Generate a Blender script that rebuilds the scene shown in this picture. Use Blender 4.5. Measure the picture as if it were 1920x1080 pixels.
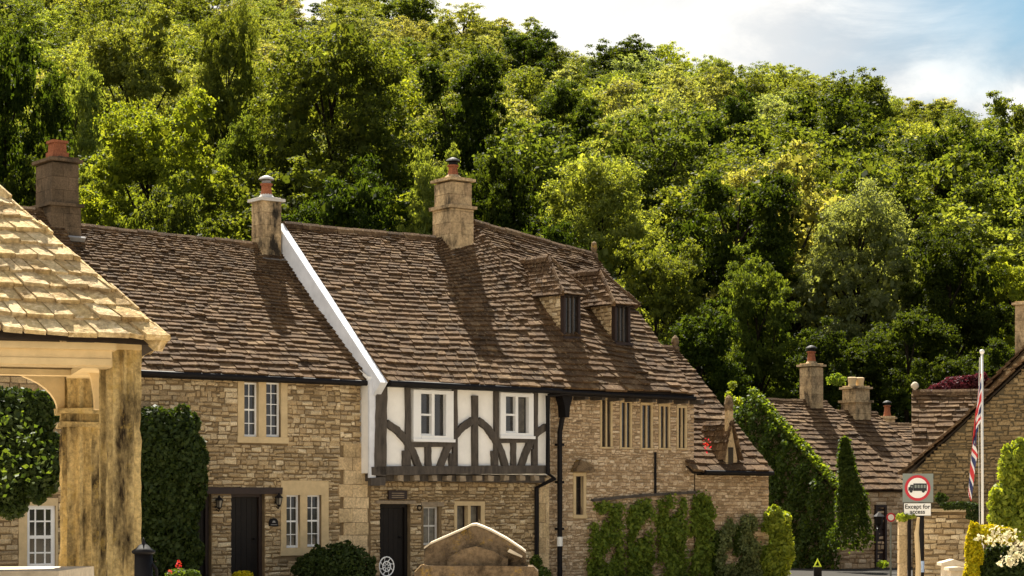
import bpy, math, random
import numpy as np
from mathutils import Vector, Matrix
random.seed(7); rng = np.random.default_rng(11)
PI = math.pi
scn = bpy.context.scene
C = scn.collection
for o in list(bpy.data.objects): bpy.data.objects.remove(o)

# ------------------------------------------------------------------ camera
CAMZ = 1.7; F = 4000.0; HZ = 950.0
cd = bpy.data.cameras.new('camera'); cam = bpy.data.objects.new('camera', cd); C.objects.link(cam)
cam.location = (0, 0, CAMZ); cam.rotation_euler = (PI/2, 0, 0)
cd.sensor_width = 36; cd.lens = 36*F/1920; cd.shift_y = (HZ-540)/1920
cd.clip_start = 0.1; cd.clip_end = 6000
scn.camera = cam
# ------------------------------------------------------------------ world, sun, exposure
SUN_EL = math.radians(53); SUNV = Vector((-0.21, 0.976, 0)).normalized()
az = math.atan2(SUNV.x, SUNV.y)                       # clockwise from +Y
w = bpy.data.worlds.new('World'); scn.world = w; w.use_nodes = True
nt = w.node_tree; nt.nodes.clear()
def N(nt, t, **kw):
    n = nt.nodes.new(t)
    for k, v in kw.items():
        if k.startswith('i_'): n.inputs[k[2:]].default_value = v
        else: setattr(n, k, v)
    return n
sky = N(nt, 'ShaderNodeTexSky'); sky.sky_type = 'NISHITA'; sky.sun_disc = False
sky.sun_elevation = SUN_EL; sky.sun_rotation = az; sky.air_density = 1.2; sky.dust_density = 1.5
bg = N(nt, 'ShaderNodeBackground'); bg.inputs['Strength'].default_value = 0.060
out = N(nt, 'ShaderNodeOutputWorld')
tc = N(nt, 'ShaderNodeTexCoord')
mp = N(nt, 'ShaderNodeMapping'); mp.inputs['Scale'].default_value = (5.0, 5.0, 11.0); mp.inputs['Location'].default_value = (0.35, 0.0, 0.6)
nz = N(nt, 'ShaderNodeTexNoise'); nz.inputs['Scale'].default_value = 1.0; nz.inputs['Detail'].default_value = 7; nz.inputs['Roughness'].default_value = 0.52; nz.inputs['Distortion'].default_value = 0.35
sx = N(nt, 'ShaderNodeSeparateXYZ')
m1 = N(nt, 'ShaderNodeMapRange'); m1.inputs['From Min'].default_value = 0.08; m1.inputs['From Max'].default_value = 0.24; m1.inputs['To Min'].default_value = 0.0; m1.inputs['To Max'].default_value = 0.62; m1.clamp = True
m2 = N(nt, 'ShaderNodeMapRange'); m2.inputs['From Min'].default_value = 0.165; m2.inputs['From Max'].default_value = 0.235; m2.inputs['To Min'].default_value = 0.0; m2.inputs['To Max'].default_value = 1.0; m2.clamp = True
mm = N(nt, 'ShaderNodeMath', operation='MULTIPLY')
sb = N(nt, 'ShaderNodeMath', operation='SUBTRACT')
cr = N(nt, 'ShaderNodeMapRange'); cr.inputs['From Min'].default_value = -0.08; cr.inputs['From Max'].default_value = 0.40; cr.interpolation_type = 'SMOOTHSTEP'
mx = N(nt, 'ShaderNodeMix', data_type='RGBA'); mx.inputs[7].default_value = (6.6, 6.35, 5.95, 1)
L = nt.links.new
L(tc.outputs['Generated'], mp.inputs['Vector']); L(mp.outputs[0], nz.inputs['Vector']); L(tc.outputs['Generated'], sx.inputs[0])
n2 = N(nt, 'ShaderNodeTexNoise'); n2.inputs['Scale'].default_value = 2.2; n2.inputs['Detail'].default_value = 9; n2.inputs['Roughness'].default_value = .6; n2.inputs['Distortion'].default_value = .6; L(mp.outputs[0], n2.inputs['Vector'])
c2 = N(nt, 'ShaderNodeMapRange'); c2.interpolation_type = 'SMOOTHSTEP'; c2.inputs['From Min'].default_value = .36; c2.inputs['From Max'].default_value = .66; L(n2.outputs['Fac'], c2.inputs['Value'])
xr = N(nt, 'ShaderNodeMapRange'); xr.inputs['From Min'].default_value = -.02; xr.inputs['From Max'].default_value = .2; L(sx.outputs['X'], xr.inputs['Value'])
xm = N(nt, 'ShaderNodeMath', operation='MULTIPLY'); L(c2.outputs[0], xm.inputs[0]); L(xr.outputs[0], xm.inputs[1])
cm = N(nt, 'ShaderNodeMix', data_type='RGBA'); cm.inputs[6].default_value = (6.6, 6.35, 5.95, 1); cm.inputs[7].default_value = (3.0, 3.35, 3.7, 1); L(xm.outputs[0], cm.inputs[0]); L(cm.outputs[2], mx.inputs[7])
L(sx.outputs['X'], m1.inputs['Value']); L(sx.outputs['Z'], m2.inputs['Value'])
L(m1.outputs[0], mm.inputs[0]); L(m2.outputs[0], mm.inputs[1])
L(nz.outputs['Fac'], sb.inputs[0]); L(mm.outputs[0], sb.inputs[1]); L(sb.outputs[0], cr.inputs['Value'])
L(cr.outputs[0], mx.inputs[0]); tn = N(nt, 'ShaderNodeMix', data_type='RGBA', blend_type='MULTIPLY'); tn.inputs[0].default_value = 1; tn.inputs[7].default_value = (.36, .49, .53, 1); L(sky.outputs[0], tn.inputs[6]); L(tn.outputs[2], mx.inputs[6]); L(mx.outputs[2], bg.inputs['Color']); L(bg.outputs[0], out.inputs['Surface'])

sd = bpy.data.lights.new('sun', 'SUN'); sd.energy = 5.0; sd.angle = math.radians(0.6); sd.color = (1.0, 0.93, 0.80)
sun = bpy.data.objects.new('sun', sd); C.objects.link(sun)
toS = Vector((SUNV.x*math.cos(SUN_EL), SUNV.y*math.cos(SUN_EL), math.sin(SUN_EL)))
sun.rotation_euler = toS.to_track_quat('Z', 'Y').to_euler(); sun.location = (0, 60, 60)
scn.view_settings.view_transform = 'Standard'; scn.view_settings.look = 'None'
scn.view_settings.exposure = 1.65; scn.view_settings.gamma = 1; scn.view_settings.use_curve_mapping = False
scn.render.engine = 'CYCLES'
scn.cycles.max_bounces = 6; scn.cycles.diffuse_bounces = 3; scn.cycles.transparent_max_bounces = 6

# ------------------------------------------------------------------ mesh helpers
class MB:
    def __init__(s): s.v = []; s.f = []; s.m = []
    def add(s, vs, fs, m=0):
        b = len(s.v); s.v.extend([tuple(p) for p in vs]); s.f.extend([tuple(b+i for i in f) for f in fs]); s.m.extend([m]*len(fs)); return s
    def box(s, c, d, rz=0, m=0, jit=0, rot=None):
        vs = []
        for x in (-.5, .5):
            for y in (-.5, .5):
                for z in (-.5, .5):
                    p = Vector((x*d[0]+random.uniform(-jit, jit), y*d[1]+random.uniform(-jit, jit), z*d[2]+random.uniform(-jit, jit)))
                    if rot: p = rot @ p
                    elif rz: p = Matrix.Rotation(rz, 3, 'Z') @ p
                    vs.append(p+Vector(c))
        return s.add(vs, [(0,1,3,2),(4,6,7,5),(0,4,5,1),(2,3,7,6),(0,2,6,4),(1,5,7,3)], m)
    def b2(s, x0, x1, y0, y1, z0, z1, m=0, jit=0):
        return s.box(((x0+x1)/2, (y0+y1)/2, (z0+z1)/2), (abs(x1-x0), abs(y1-y0), abs(z1-z0)), m=m, jit=jit)
    def prism(s, poly, y0, y1, m=0, M=None):     # poly in (x,z), extruded in y
        n = len(poly); M = M or (lambda a, b, c: (a, c, b))
        vs = [M(p[0], p[1], y0) for p in poly]+[M(p[0], p[1], y1) for p in poly]
        fs = [tuple(range(n)), tuple(range(2*n-1, n-1, -1))]+[(i, i+n, (i+1) % n+n, (i+1) % n) for i in range(n)]
        return s.add(vs, fs, m)
    def strip(s, pts, wd, y0, y1, m=0):           # curved timber in the xz plane
        a = []; b = []
        for i, p in enumerate(pts):
            q = pts[min(i+1, len(pts)-1)]; o = pts[max(i-1, 0)]
            dx, dz = q[0]-o[0], q[1]-o[1]; l = math.hypot(dx, dz) or 1
            w_ = wd[i] if isinstance(wd, (list, tuple)) else wd
            a.append((p[0]-dz/l*w_/2, p[1]+dx/l*w_/2)); b.append((p[0]+dz/l*w_/2, p[1]-dx/l*w_/2))
        for i in range(len(pts)-1):
            s.prism([a[i], a[i+1], b[i+1], b[i]], y0, y1, m)
        return s
    def tube(s, pts, r, seg=8, m=0, cap=True):
        pts = [Vector(p) for p in pts]; n = len(pts); vs = []; fs = []
        for i, p in enumerate(pts):
            d = (pts[min(i+1, n-1)]-pts[max(i-1, 0)]).normalized()
            u = d.cross(Vector((0, 0, 1)));
            if u.length < .05: u = d.cross(Vector((0, 1, 0)))
            u.normalize(); v = d.cross(u); rr = r[i] if isinstance(r, (list, tuple)) else r
            for k in range(seg):
                a = 2*PI*k/seg; vs.append(p+(u*math.cos(a)+v*math.sin(a))*rr)
        for i in range(n-1):
            for k in range(seg):
                fs.append((i*seg+k, i*seg+(k+1) % seg, (i+1)*seg+(k+1) % seg, (i+1)*seg+k))
        if cap: fs += [tuple(range(seg-1, -1, -1)), tuple((n-1)*seg+k for k in range(seg))]
        return s.add(vs, fs, m)
    def lathe(s, c, prof, seg=20, m=0):
        return s.tube([(c[0], c[1], c[2]+z) for r, z in prof], [max(r, .001) for r, z in prof], seg, m)
    def build(s, name, mats, parent=None, smooth=False):
        me = bpy.data.meshes.new(name); me.from_pydata(s.v, [], s.f)
        for mm_ in (mats if isinstance(mats, (list, tuple)) else [mats]): me.materials.append(mm_)
        me.polygons.foreach_set('material_index', s.m)
        if smooth: me.polygons.foreach_set('use_smooth', [True]*len(s.f))
        me.update()
        o = bpy.data.objects.new(name, me); C.objects.link(o)
        if parent: o.parent = parent
        return o
def npmesh(name, V, mats, parent=None, Q=None, link=True):
    V = np.ascontiguousarray(V, dtype=np.float32); nq = len(V)//4 if Q is None else len(Q)
    me = bpy.data.meshes.new(name); me.vertices.add(len(V)); me.vertices.foreach_set('co', V.ravel())
    idx = np.arange(nq*4, dtype=np.int32) if Q is None else np.asarray(Q, dtype=np.int32).ravel()
    me.loops.add(len(idx)); me.loops.foreach_set('vertex_index', idx)
    me.polygons.add(nq); me.polygons.foreach_set('loop_start', np.arange(nq, dtype=np.int32)*4); me.polygons.foreach_set('loop_total', np.full(nq, 4, dtype=np.int32))
    for m_ in (mats if isinstance(mats, (list, tuple)) else [mats]): me.materials.append(m_)
    me.update(calc_edges=True); me.validate()
    o = bpy.data.objects.new(name, me)
    if link: C.objects.link(o)
    if parent: o.parent = parent
    return o
def tag(o, label=None, cat=None, group=None, kind=None):
    if label: o['label'] = label
    if cat: o['category'] = cat
    if group: o['group'] = group
    if kind: o['kind'] = kind
    return o
def empty(name, loc, rz=0, label=None, cat=None, group=None):
    o = bpy.data.objects.new(name, None); C.objects.link(o); o.location = loc; o.rotation_euler = (0, 0, rz); o.empty_display_size = .1
    return tag(o, label, cat, group)
def at(px, py, Y): return Vector(((px-960)*Y/F, Y, CAMZ+(HZ-py)*Y/F))

# ------------------------------------------------------------------ materials
def newmat(name):
    m = bpy.data.materials.new(name); m.use_nodes = True; t = m.node_tree
    return m, t, t.nodes['Principled BSDF']
def ramp(t, stops):
    r = t.nodes.new('ShaderNodeValToRGB'); e = r.color_ramp.elements
    while len(e) < len(stops): e.new(.5)
    for i, (p, c) in enumerate(stops): e[i].position = p; e[i].color = (*c, 1)
    return r
def island_mat(name, cols, stain=(.06,.05,.035), stain_amt=.45, sc=2.2, bump=.35, bsc=40, rough=.9, lichen=None, lich_amt=.0, lich_sc=9, zs=1.0):
    m, t, p = newmat(name); l = t.links.new
    g = t.nodes.new('ShaderNodeNewGeometry'); n = len(cols)
    r = ramp(t, [(i/max(n-1, 1), c) for i, c in enumerate(cols)]); l(g.outputs['Random Per Island'], r.inputs[0])
    tc = t.nodes.new('ShaderNodeTexCoord'); mp = t.nodes.new('ShaderNodeMapping'); mp.inputs['Scale'].default_value = (1, 1, zs); l(tc.outputs['Object'], mp.inputs[0])
    a = t.nodes.new('ShaderNodeTexNoise'); a.inputs['Scale'].default_value = sc; a.inputs['Detail'].default_value = 8; a.inputs['Roughness'].default_value = .65; l(mp.outputs[0], a.inputs['Vector'])
    ar = ramp(t, [(.46, (0,0,0)), (.68, (1,1,1))]); l(a.outputs['Fac'], ar.inputs[0])
    mu = t.nodes.new('ShaderNodeMath'); mu.operation = 'MULTIPLY'; mu.inputs[1].default_value = stain_amt; l(ar.outputs[0], mu.inputs[0])
    x = t.nodes.new('ShaderNodeMix'); x.data_type = 'RGBA'; l(mu.outputs[0], x.inputs[0]); l(r.outputs[0], x.inputs[6]); x.inputs[7].default_value = (*stain, 1)
    b = t.nodes.new('ShaderNodeTexNoise'); b.inputs['Scale'].default_value = bsc; b.inputs['Detail'].default_value = 6; b.inputs['Roughness'].default_value = .7; l(tc.outputs['Object'], b.inputs['Vector'])
    hv = t.nodes.new('ShaderNodeHueSaturation'); mr = t.nodes.new('ShaderNodeMapRange'); mr.inputs['From Min'].default_value = .3; mr.inputs['From Max'].default_value = .7; mr.inputs['To Min'].default_value = .58; mr.inputs['To Max'].default_value = 1.42
    l(b.outputs['Fac'], mr.inputs[0]); l(mr.outputs[0], hv.inputs['Value']); l(x.outputs[2], hv.inputs['Color']); last = hv.outputs[0]
    if lichen:
        c = t.nodes.new('ShaderNodeTexNoise'); c.inputs['Scale'].default_value = lich_sc; c.inputs['Detail'].default_value = 9; c.inputs['Roughness'].default_value = .75; l(tc.outputs['Object'], c.inputs['Vector'])
        c2 = ramp(t, [(.55, (0,0,0)), (.63, (1,1,1))]); l(c.outputs['Fac'], c2.inputs[0])
        mu2 = t.nodes.new('ShaderNodeMath'); mu2.operation = 'MULTIPLY'; mu2.inputs[1].default_value = lich_amt; l(c2.outputs[0], mu2.inputs[0])
        x2 = t.nodes.new('ShaderNodeMix'); x2.data_type = 'RGBA'; l(mu2.outputs[0], x2.inputs[0]); l(last, x2.inputs[6]); x2.inputs[7].default_value = (*lichen, 1); last = x2.outputs[2]
    l(last, p.inputs['Base Color']); p.inputs['Roughness'].default_value = rough; p.inputs['Specular IOR Level'].default_value = .1
    bm = t.nodes.new('ShaderNodeBump'); bm.inputs['Strength'].default_value = bump; bm.inputs['Distance'].default_value = .02; l(b.outputs['Fac'], bm.inputs['Height']); l(bm.outputs[0], p.inputs['Normal'])
    return m
def simple(name, col, rough=.6, var=.15, sc=8, bump=.1, spec=.4, metal=0, zs=1):
    m, t, p = newmat(name); l = t.links.new
    tc = t.nodes.new('ShaderNodeTexCoord'); mp = t.nodes.new('ShaderNodeMapping'); mp.inputs['Scale'].default_value = (1, 1, zs); l(tc.outputs['Object'], mp.inputs[0])
    b = t.nodes.new('ShaderNodeTexNoise'); b.inputs['Scale'].default_value = sc; b.inputs['Detail'].default_value = 7; b.inputs['Roughness'].default_value = .65; l(mp.outputs[0], b.inputs['Vector'])
    r = ramp(t, [(.3, tuple(c*(1-var) for c in col)), (.7, tuple(min(1, c*(1+var)) for c in col))]); l(b.outputs['Fac'], r.inputs[0]); l(r.outputs[0], p.inputs['Base Color'])
    bm = t.nodes.new('ShaderNodeBump'); bm.inputs['Strength'].default_value = bump; bm.inputs['Distance'].default_value = .02; l(b.outputs['Fac'], bm.inputs['Height']); l(bm.outputs[0], p.inputs['Normal'])
    p.inputs['Roughness'].default_value = rough; p.inputs['Specular IOR Level'].default_value = spec; p.inputs['Metallic'].default_value = metal
    return m
def leafmat(name, col, tr=.5, tcol=None, dk=1.0, use_obj=False, var=.35, gloss=.35):
    m, t, p = newmat(name); l = t.links.new
    g = t.nodes.new('ShaderNodeNewGeometry')
    hv = t.nodes.new('ShaderNodeHueSaturation'); hv.inputs['Color'].default_value = (*col, 1)
    mr = t.nodes.new('ShaderNodeMapRange'); mr.inputs['To Min'].default_value = 1-var; mr.inputs['To Max'].default_value = 1+var; l(g.outputs['Random Per Island'], mr.inputs[0]); l(mr.outputs[0], hv.inputs['Value'])
    mh = t.nodes.new('ShaderNodeMapRange'); mh.inputs['To Min'].default_value = .515; mh.inputs['To Max'].default_value = .485; l(g.outputs['Random Per Island'], mh.inputs[0]); l(mh.outputs[0], hv.inputs['Hue'])
    if use_obj:
        oi = t.nodes.new('ShaderNodeObjectInfo'); l(oi.outputs['Color'], hv.inputs['Color'])
    dkn = t.nodes.new('ShaderNodeMix'); dkn.data_type = 'RGBA'; dkn.blend_type = 'MULTIPLY'; dkn.inputs[0].default_value = 1; l(hv.outputs[0], dkn.inputs[6]); dkn.inputs[7].default_value = (dk, dk, dk, 1)
    l(dkn.outputs[2], p.inputs['Base Color']); p.inputs['Roughness'].default_value = .6; p.inputs['Specular IOR Level'].default_value = gloss*.45
    tb = t.nodes.new('ShaderNodeBsdfTranslucent'); mu = t.nodes.new('ShaderNodeMix'); mu.data_type = 'RGBA'; mu.blend_type = 'MULTIPLY'; mu.inputs[0].default_value = 1
    l(hv.outputs[0], mu.inputs[6]); mu.inputs[7].default_value = (*(tcol or (1.75, 1.65, .45)), 1); l(mu.outputs[2], tb.inputs['Color'])
    ms = t.nodes.new('ShaderNodeMixShader'); ms.inputs[0].default_value = tr; l(p.outputs[0], ms.inputs[1]); l(tb.outputs[0], ms.inputs[2])
    l(ms.outputs[0], t.nodes['Material Output'].inputs['Surface'])
    return m
M = {}
M['stone'] = island_mat('honey_rubble', [(.34,.24,.13),(.54,.41,.24),(.43,.315,.17),(.70,.57,.37),(.38,.27,.145),(.50,.365,.20),(.25,.18,.10),(.60,.475,.30)], stain=(.17,.12,.065), stain_amt=.5, sc=1.4, bump=.6)
M['stone2'] = island_mat('pale_rubble', [(.42,.30,.175),(.60,.45,.29),(.50,.365,.225),(.72,.58,.40),(.45,.32,.19),(.33,.235,.135)], stain=(.20,.14,.08), stain_amt=.35, sc=1.1)
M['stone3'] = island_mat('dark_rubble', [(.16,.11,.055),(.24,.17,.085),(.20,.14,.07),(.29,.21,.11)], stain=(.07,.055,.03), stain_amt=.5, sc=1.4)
M['mortar'] = simple('lime_mortar', (.19,.13,.065), .95, .3, 5, .5)
M['mortar2'] = simple('pale_mortar', (.30,.21,.12), .95, .3, 5, .5)
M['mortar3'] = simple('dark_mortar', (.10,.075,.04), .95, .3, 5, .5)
M['ashlar'] = island_mat('ashlar', [(.50,.37,.20),(.60,.45,.26),(.55,.40,.22),(.44,.32,.17)], stain=(.18,.13,.07), stain_amt=.45, sc=2.0, bsc=25)
M['surround'] = simple('window_stone', (.54,.405,.22), .9, .14, 6, .3)
M['chim'] = island_mat('chimney_stone', [(.42,.30,.165),(.52,.385,.22),(.34,.24,.135)], stain=(.035,.028,.02), stain_amt=1.0, sc=3.6, bsc=18, zs=.45)
M['chimdark'] = island_mat('dark_chimney_stone', [(.11,.078,.048),(.15,.105,.065),(.09,.064,.04)], stain=(.03,.025,.018), stain_amt=.8, sc=2.6, bsc=30, zs=.5)
M['tile'] = island_mat('brown_stone_tile', [(.066,.038,.019),(.11,.064,.031),(.085,.049,.025),(.135,.080,.040),(.056,.033,.017),(.10,.058,.029),(.18,.115,.060)], stain=(.035,.025,.017), stain_amt=.65, sc=2.4, bsc=22, bump=.9, lichen=(.28,.20,.11), lich_amt=.75, lich_sc=13)
M['tilegold'] = island_mat('golden_stone_tile', [(.46,.33,.15),(.60,.45,.23),(.52,.38,.18),(.64,.51,.30),(.40,.28,.13)], stain=(.22,.13,.055), stain_amt=.75, sc=6, bsc=28, bump=1.0, lichen=(.74,.62,.44), lich_amt=.5, lich_sc=14)
M['under'] = simple('roof_underlay', (.05,.035,.025), .95, .2)  # dark brown layer beneath the tiles
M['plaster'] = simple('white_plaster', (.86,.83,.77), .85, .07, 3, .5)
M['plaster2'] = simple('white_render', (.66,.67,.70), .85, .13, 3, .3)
M['timber'] = simple('weathered_oak', (.068,.055,.043), .85, .45, 14, .7, zs=.25)
M['timberl'] = simple('pale_joist_end', (.26,.20,.13), .85, .3, 14, .5)
M['wpaint'] = simple('white_gloss_paint', (.80,.79,.76), .45, .04, 6, .05)
M['cream'] = simple('cream_painted_oak', (.64,.48,.25), .8, .14, 5, .45)
M['glass'] = simple('dark_glass', (.022,.02,.018), .06, .5, 2, .02, spec=.6)
M['glassw'] = simple('curtained_glass', (.12,.105,.08), .1, .6, 5, .05, spec=.6)
M['black'] = simple('black_iron', (.006,.0045,.0045), .65, .3, 10, .1, spec=.2)
M['door'] = simple('dark_stained_door', (.008,.005,.003), .6, .3, 10, .2, spec=.25)
M['brown'] = simple('brown_frame', (.024,.012,.008), .6, .3, 10, .2)
M['brick'] = island_mat('terracotta', [(.24,.085,.04),(.30,.11,.055)], stain=(.12,.05,.03), stain_amt=.5, sc=6)
M['lead'] = simple('lead_flashing', (.24,.23,.22), .6, .2, 8, .2)
M['capm'] = simple('mortar_flaunching', (.55,.52,.47), .9, .15, 10, .4)
M['pier'] = island_mat('weathered_pier_stone', [(.62,.46,.19),(.54,.40,.18),(.66,.50,.22)], stain=(.03,.02,.012), stain_amt=1.0, sc=6.5, bsc=30, bump=1.0, zs=.3, lichen=(.52,.36,.10), lich_amt=.5, lich_sc=6)
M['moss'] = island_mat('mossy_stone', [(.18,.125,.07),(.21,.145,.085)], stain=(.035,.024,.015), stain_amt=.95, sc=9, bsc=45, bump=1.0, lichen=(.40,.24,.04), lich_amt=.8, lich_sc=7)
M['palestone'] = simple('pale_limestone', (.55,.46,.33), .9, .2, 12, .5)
M['asphalt'] = simple('asphalt', (.035,.032,.028), .95, .2, 30, .3, spec=.1)
M['pave'] = simple('stone_paving', (.37,.32,.25), .95, .2, 10, .4, spec=.05)
M['grass'] = simple('grass_earth', (.03,.034,.012), .95, .4, 3, .4, spec=.1)
M['hill'] = simple('woodland_floor', (.012,.014,.005), 1, .4, 1.5, .5, spec=.02)
M['bark'] = simple('bark', (.022,.017,.011), 1, .35, 8, .8, spec=.05)
M['steel'] = simple('white_pole', (.68,.66,.60), .4, .05, 6, .05)
M['grey'] = simple('grey_sign_back', (.20,.22,.19), .5, .05, 6, .03)
M['signw'] = simple('sign_white', (.78,.76,.70), .5, .03, 6, .02)
M['signr'] = simple('sign_red', (.50,.02,.035), .5, .05, 6, .02)
M['signk'] = simple('sign_black', (.012,.012,.014), .5, .05, 6, .02)
M['fred'] = simple('flag_red', (.55,.03,.035), .8, .1, 9, .1)
M['fblue'] = simple('flag_blue', (.02,.03,.11), .8, .1, 9, .1)
M['fwhite'] = simple('flag_white', (.72,.68,.66), .8, .05, 9, .1)
M['blue'] = simple('blue_notice', (.35,.45,.62), .5, .2, 20, .02)
LF = {}
LF['tree'] = leafmat('tree_leaves', (.06,.09,.02), tr=.38, use_obj=True, dk=.62, tcol=(3.05,2.75,.85), gloss=.08)
LF['ivyd'] = leafmat('dark_ivy', (.032,.050,.010), tr=.35, gloss=.4)
LF['ivym'] = leafmat('green_ivy', (.055,.085,.013), tr=.45)
LF['ivyb'] = leafmat('bright_ivy', (.11,.15,.022), tr=.5)
LF['creep'] = leafmat('creeper', (.15,.205,.03), tr=.45)
LF['creep2'] = leafmat('pale_creeper', (.17,.20,.075), tr=.4, tcol=(1.4,1.35,.8))
LF['yellow'] = leafmat('golden_leaves', (.42,.38,.01), tr=.45, tcol=(1.3,1.1,.3))
LF['lime'] = leafmat('lime_leaves', (.20,.24,.03), tr=.5)
LF['white'] = leafmat('white_petals', (.55,.50,.33), tr=.4, tcol=(1.1,1.1,1), var=.15)
LF['red'] = leafmat('red_petals', (.55,.03,.02), tr=.4, tcol=(1.2,1,1), var=.3)
LF['maroon'] = leafmat('maroon_leaves', (.075,.018,.022), tr=.4, tcol=(1.6,1,1.1))

# ------------------------------------------------------------------ generic generators
def rubble(mb, x0, x1, z0, z1, Mf, openings=(), hr=(.08,.16), lr=(.13,.42), m=0, dep=.03, mask=None, gap=.016, irr=1.35):
    """individual chamfered stones on a plane; Mf(a, b, out)->xyz"""
    z = z0
    while z < z1-.03:
        h = min(random.uniform(*hr), z1-z)
        iv = [(x0, x1)]
        for (a, b, c, d) in openings:
            if z+h > c+.01 and z < d-.01:
                nv = []
                for (p, q) in iv:
                    if b <= p or a >= q: nv.append((p, q)); continue
                    if a > p: nv.append((p, a))
                    if b < q: nv.append((b, q))
                iv = nv
        for (p, q) in iv:
            x = p
            while x < q-.03:
                l = random.uniform(*lr)*(.6 if random.random() < .25 else 1)
                if q-x-l < .08: l = q-x
                hh = h-gap; zz = z+random.uniform(-.012, .012)
                if random.random() < .14: hh *= random.uniform(.55, .8)
                if mask is None or mask(x+l/2, zz+h/2):
                    g = gap/2; j = lambda k: random.uniform(-k, k)*irr
                    P = [(x+g+j(.008), zz+j(.01)), (x+l-g+j(.008), zz+j(.01)), (x+l-g+j(.012), zz+hh+j(.01)), (x+g+j(.012), zz+hh+j(.01))]
                    cx = x+l/2; cz = zz+hh/2; o1 = dep*random.uniform(.5, 1.45); ins = min(.028, hh*.27)
                    def si(p_):
                        dx = cx-p_[0]; dz = cz-p_[1]; return (p_[0]+math.copysign(min(ins, abs(dx)), dx)+j(.004), p_[1]+math.copysign(min(ins, abs(dz)), dz)+j(.004))
                    vs = [Mf(a, b, 0) for a, b in P]+[Mf(a, b, o1*.6) for a, b in P]+[Mf(*si(a), o1+j(.006)) for a in P]
                    fs = [(0,1,5,4),(1,2,6,5),(2,3,7,6),(3,0,4,7),(4,5,9,8),(5,6,10,9),(6,7,11,10),(7,4,8,11),(8,9,10,11)]
                    mb.add(vs, fs, m)
                x += l
        z += h
def wall_holes(mb, x0, x1, z0, z1, Mf, openings=(), m=1, rev=.22):
    xs = sorted({x0, x1, *[v for o in openings for v in o[:2] if x0 < v < x1]}); zs = sorted({z0, z1, *[v for o in openings for v in o[2:] if z0 < v < z1]})
    for i in range(len(xs)-1):
        for k in range(len(zs)-1):
            cx = (xs[i]+xs[i+1])/2; cz = (zs[k]+zs[k+1])/2
            if any(a < cx < b and c < cz < d for a, b, c, d in openings): continue
            mb.add([Mf(xs[i], zs[k], 0), Mf(xs[i+1], zs[k], 0), Mf(xs[i+1], zs[k+1], 0), Mf(xs[i], zs[k+1], 0)], [(0,1,2,3)], m)
    for a, b, c, d in openings:
        for (p, q) in (((a, c), (b, c)), ((b, c), (b, d)), ((b, d), (a, d)), ((a, d), (a, c))):
            mb.add([Mf(*p, 0), Mf(*q, 0), Mf(*q, -rev), Mf(*p, -rev)], [(0,1,2,3)], m)
        mb.add([Mf(a, c, -rev-.1), Mf(b, c, -rev-.1), Mf(b, d, -rev-.1), Mf(a, d, -rev-.1)], [(0,1,2,3)], m)
FR = lambda t: (lambda a, b, c: (a, t-c, b))                 # plane facing -y
LFT = lambda s: (lambda a, b, c: (s-c, a, b))                # plane facing -x
RGT = lambda s: (lambda a, b, c: (s+c, a, b))
BCK = lambda t: (lambda a, b, c: (a, t+c, b))
def tiles(mb, E0, E1, R0, R1, n, w0=.34, w1=.16, thick=.046, m=0, um=1, sag=.03, dim=.40, seed=0, clip=None, und=True, edge=.02, rough=.012):
    """courses of stone slates between an eave line and a ridge line"""
    E0, E1, R0, R1 = map(Vector, (E0, E1, R0, R1))
    nn = (E1-E0).cross(R0-E0); nn.normalize()
    if nn.z < 0: nn = -nn
    W = (E1-E0).length; H = (R0-E0).length
    ph = [random.uniform(0, 6.28) for _ in range(6)]
    def P(u, v, h):
        q = (E0.lerp(E1, u)).lerp(R0.lerp(R1, u), v)
        s = sag*(math.sin(u*W*.9+ph[0])*.5+math.sin(u*W*2.3+v*3+ph[1])*.25+math.sin(v*H*1.7+ph[2])*.35-1.0*math.sin(PI*min(max(u, 0), 1))*math.sin(PI*min(max(v, 0), 1)))
        return q+nn*(h+s)
    g = [1-(1-dim)*i/max(n-1, 1) for i in range(n)]; tot = sum(g); v = 0.0
    if und:
        K = 10
        for i in range(K):
            for k in range(K):
                mb.add([P(i/K, k/K, -.06), P((i+1)/K, k/K, -.06), P((i+1)/K, (k+1)/K, -.06), P(i/K, (k+1)/K, -.06)], [(0,1,2,3)], um)
    for i in range(n):
        dv = g[i]/tot; wt = w0+(w1-w0)*i/max(n-1, 1); u = -edge/W-random.uniform(0, .5)*wt/W
        th = thick*(.6+.4*g[i])
        while u < 1:
            du = wt*random.uniform(.5, 1.35)/W; a = max(u, -edge/W); b = min(u+du, 1+edge/W)
            if b-a > .02/W:
                gp = .006/W; jl = random.uniform(-.08, .06)*dv; lf = random.uniform(-rough, rough)*.8+(rough*1.3 if random.random() < .06 else 0); t2 = th*random.uniform(.75, 1.35)
                tw = random.uniform(-.5, .5)*rough
                if clip is None or clip((a+b)/2, v):
                    v0 = v-.12*dv+jl; v1 = min(v+dv*1.25, 1.0)
                    a_ = a+gp; b_ = b-gp
                    c0 = random.uniform(-.06, .06)*dv
                    lo = .004+th*.25
                    vs = [P(a_, v0, lo+lf+tw), P(b_, v0+c0, lo+lf-tw), P(b_, v1, -.02), P(a_, v1, -.02),
                          P(a_, v0, lo+t2+lf+tw), P(b_, v0+c0, lo+t2+lf-tw), P(b_, v1, .0+t2*.3), P(a_, v1, .0+t2*.3)]
                    mb.add(vs, [(3,2,1,0),(4,5,6,7),(0,1,5,4),(1,2,6,5),(2,3,7,6),(3,0,4,7)], m)
            u += du
        v += dv
    return P
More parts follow.
